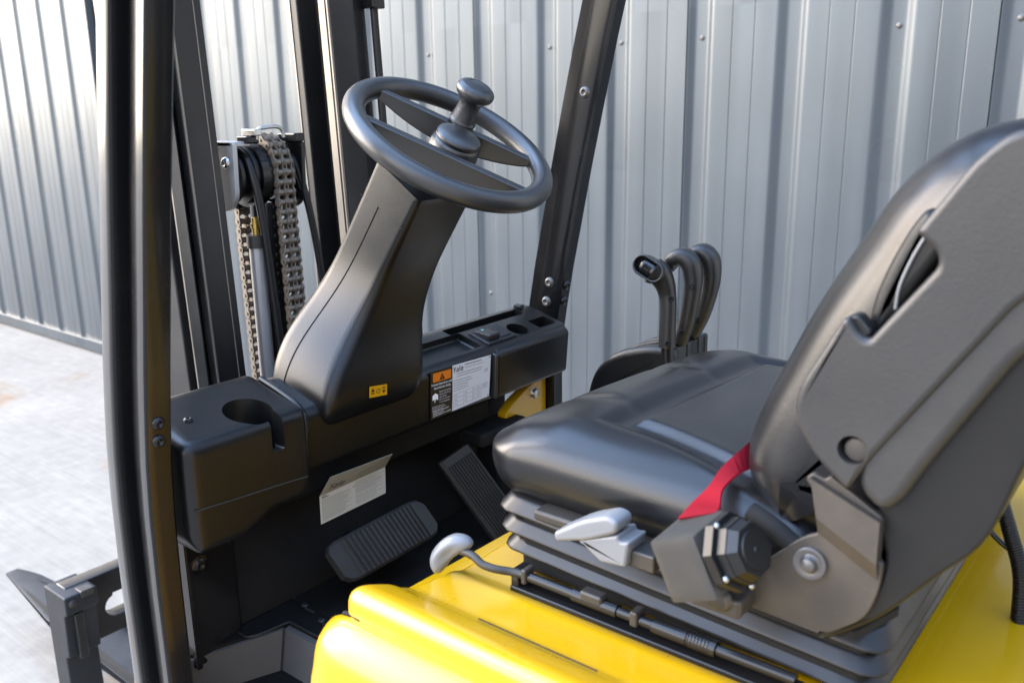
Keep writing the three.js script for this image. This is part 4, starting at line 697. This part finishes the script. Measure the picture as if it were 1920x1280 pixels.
  part('retractor_housing', seat, [oct(0.0305, 0.0305, 0.008, -0.004), oct(0.026, 0.0255, 0.008, 0.005), oct(0.0245, 0.0205, 0.008, 0.013)], M.plasticDark, 'black octagonal end of the belt retractor');
  part('housing_dial', seat, [oct(0.0155, 0.015, 0.0016, 0.021, 28, 0), oct(0.003, 0.0025, 0.0012, 0.0226, 12, 0)], M.plasticDark);
  for (const k of [0, 2.1, 3.6, 5.2]) { const u = e2.clone().normalize(), w = ax.clone().cross(u).normalize(), c = ec.clone().addScaledVector(ax, 0.005).addScaledVector(u, 0.0275 * Math.cos(k)).addScaledVector(w, 0.0275 * Math.sin(k)); part('housing_screw', seat, disc([c.x, c.y, c.z], [ax.x, ax.y, ax.z], [[0.0001, 0.0022], [0.002, 0.002], [0.0027, 0]], 10), M.steel); }
  part('retractor_foot', seat, [rbox(-0.30, -0.255, 1.2825, 1.30, -0.634, -0.60, 0.004), disc([-0.272, 1.297, -0.600], [0, 0, 1], [[0.0001, 0.006], [0.007, 0.006], [0.0095, 0.001], [0.0105, 0]], 14)], M.dirtySteel);
  part('anchor_strap', seat, tube([[-0.268, 1.36, -0.640], [-0.245, 1.352, -0.637], [-0.228, 1.343, -0.636], [-0.214, 1.34, -0.636]], 0.008, 8), M.void);
  // red belt running back over the cushion
  { const A = [[-0.3185, 1.3490, -0.6120], [-0.3190, 1.3540, -0.6400], [-0.3135, 1.3630, -0.6550], [-0.3141, 1.3720, -0.6819], [-0.3082, 1.3825, -0.7148], [-0.3046, 1.3888, -0.7549], [-0.2925, 1.3992, -0.7979], [-0.2623, 1.4311, -0.8540]], B = [[-0.2850, 1.3640, -0.6120], [-0.2950, 1.3570, -0.6400], [-0.2985, 1.3655, -0.6500], [-0.2987, 1.3700, -0.6757], [-0.2985, 1.3676, -0.7073], [-0.2990, 1.3630, -0.7459], [-0.2866, 1.3664, -0.7886], [-0.2538, 1.3896, -0.8442]];
    const ca = new THREE.CatmullRomCurve3(A.map(p => V(...p))), cb = new THREE.CatmullRomCurve3(B.map(p => V(...p))), rings = [];
    for (let i = 0; i <= 30; i++) { const a = ca.getPoint(i / 30), b = cb.getPoint(i / 30); rings.push([a, b, b.clone().add(V(0.001, -0.0012, -0.001)), a.clone().add(V(0.001, -0.0012, -0.001))]); }
    part('seat_belt', seat, loft(rings, 0.5), M.belt, 'red webbing seat belt'); }
  // weight-adjust lever
  part('adjust_lever', seat, [XY([[-0.421, 1.297], [-0.378, 1.314], [-0.3765, 1.308], [-0.3665, 1.310], [-0.3695, 1.285], [-0.396, 1.282]], -0.648, -0.615, 0.003, 0.003), XY([[-0.447, 1.2965, 0.004], [-0.443, 1.2885, 0.003], [-0.409, 1.3, 0.006], [-0.3775, 1.3165, 0.005], [-0.3765, 1.3275, 0.006], [-0.388, 1.3305, 0.006], [-0.415, 1.3185, 0.01]], -0.640, -0.612, 0.004, 0.004, 4)], M.greyPlastic, 'pale grey seat adjusting lever');
  part('lever_plate', seat, rbox(-0.369, -0.345, 1.284, 1.3, -0.645, -0.622, 0.002), M.dirtySteel);
}

// --- loom behind the seat
{
  const pth = [[-0.150, 1.40, -0.93], [-0.136, 1.33, -0.905], [-0.118, 1.29, -0.89], [-0.103, 1.25, -0.885], [-0.098, 1.2, -0.88]];
  const c = new THREE.CatmullRomCurve3(pth.map(p => V(...p))), gs = [];
  for (let i = 0; i < 70; i++) { const t = i / 69, p = c.getPoint(t), T = c.getTangent(t); const g = new THREE.TorusGeometry(0.0062, 0.0011, 6, 14); g.applyQuaternion(new THREE.Quaternion().setFromUnitVectors(V(0, 0, 1), T)); gs.push(g.translate(p.x, p.y, p.z)); }
  part('cable_conduit', truck, [new THREE.TubeGeometry(c, 40, 0.0062, 12), ...gs], M.rubber);
  part('cable', truck, tube([[-0.16, 1.32, -0.93], [-0.142, 1.288, -0.9], [-0.125, 1.272, -0.895], [-0.105, 1.262, -0.895], [-0.08, 1.255, -0.9], [-0.05, 1.22, -0.9]], 0.0026, 8, 40), M.rubber);
}
renderer.render(scene, camera);
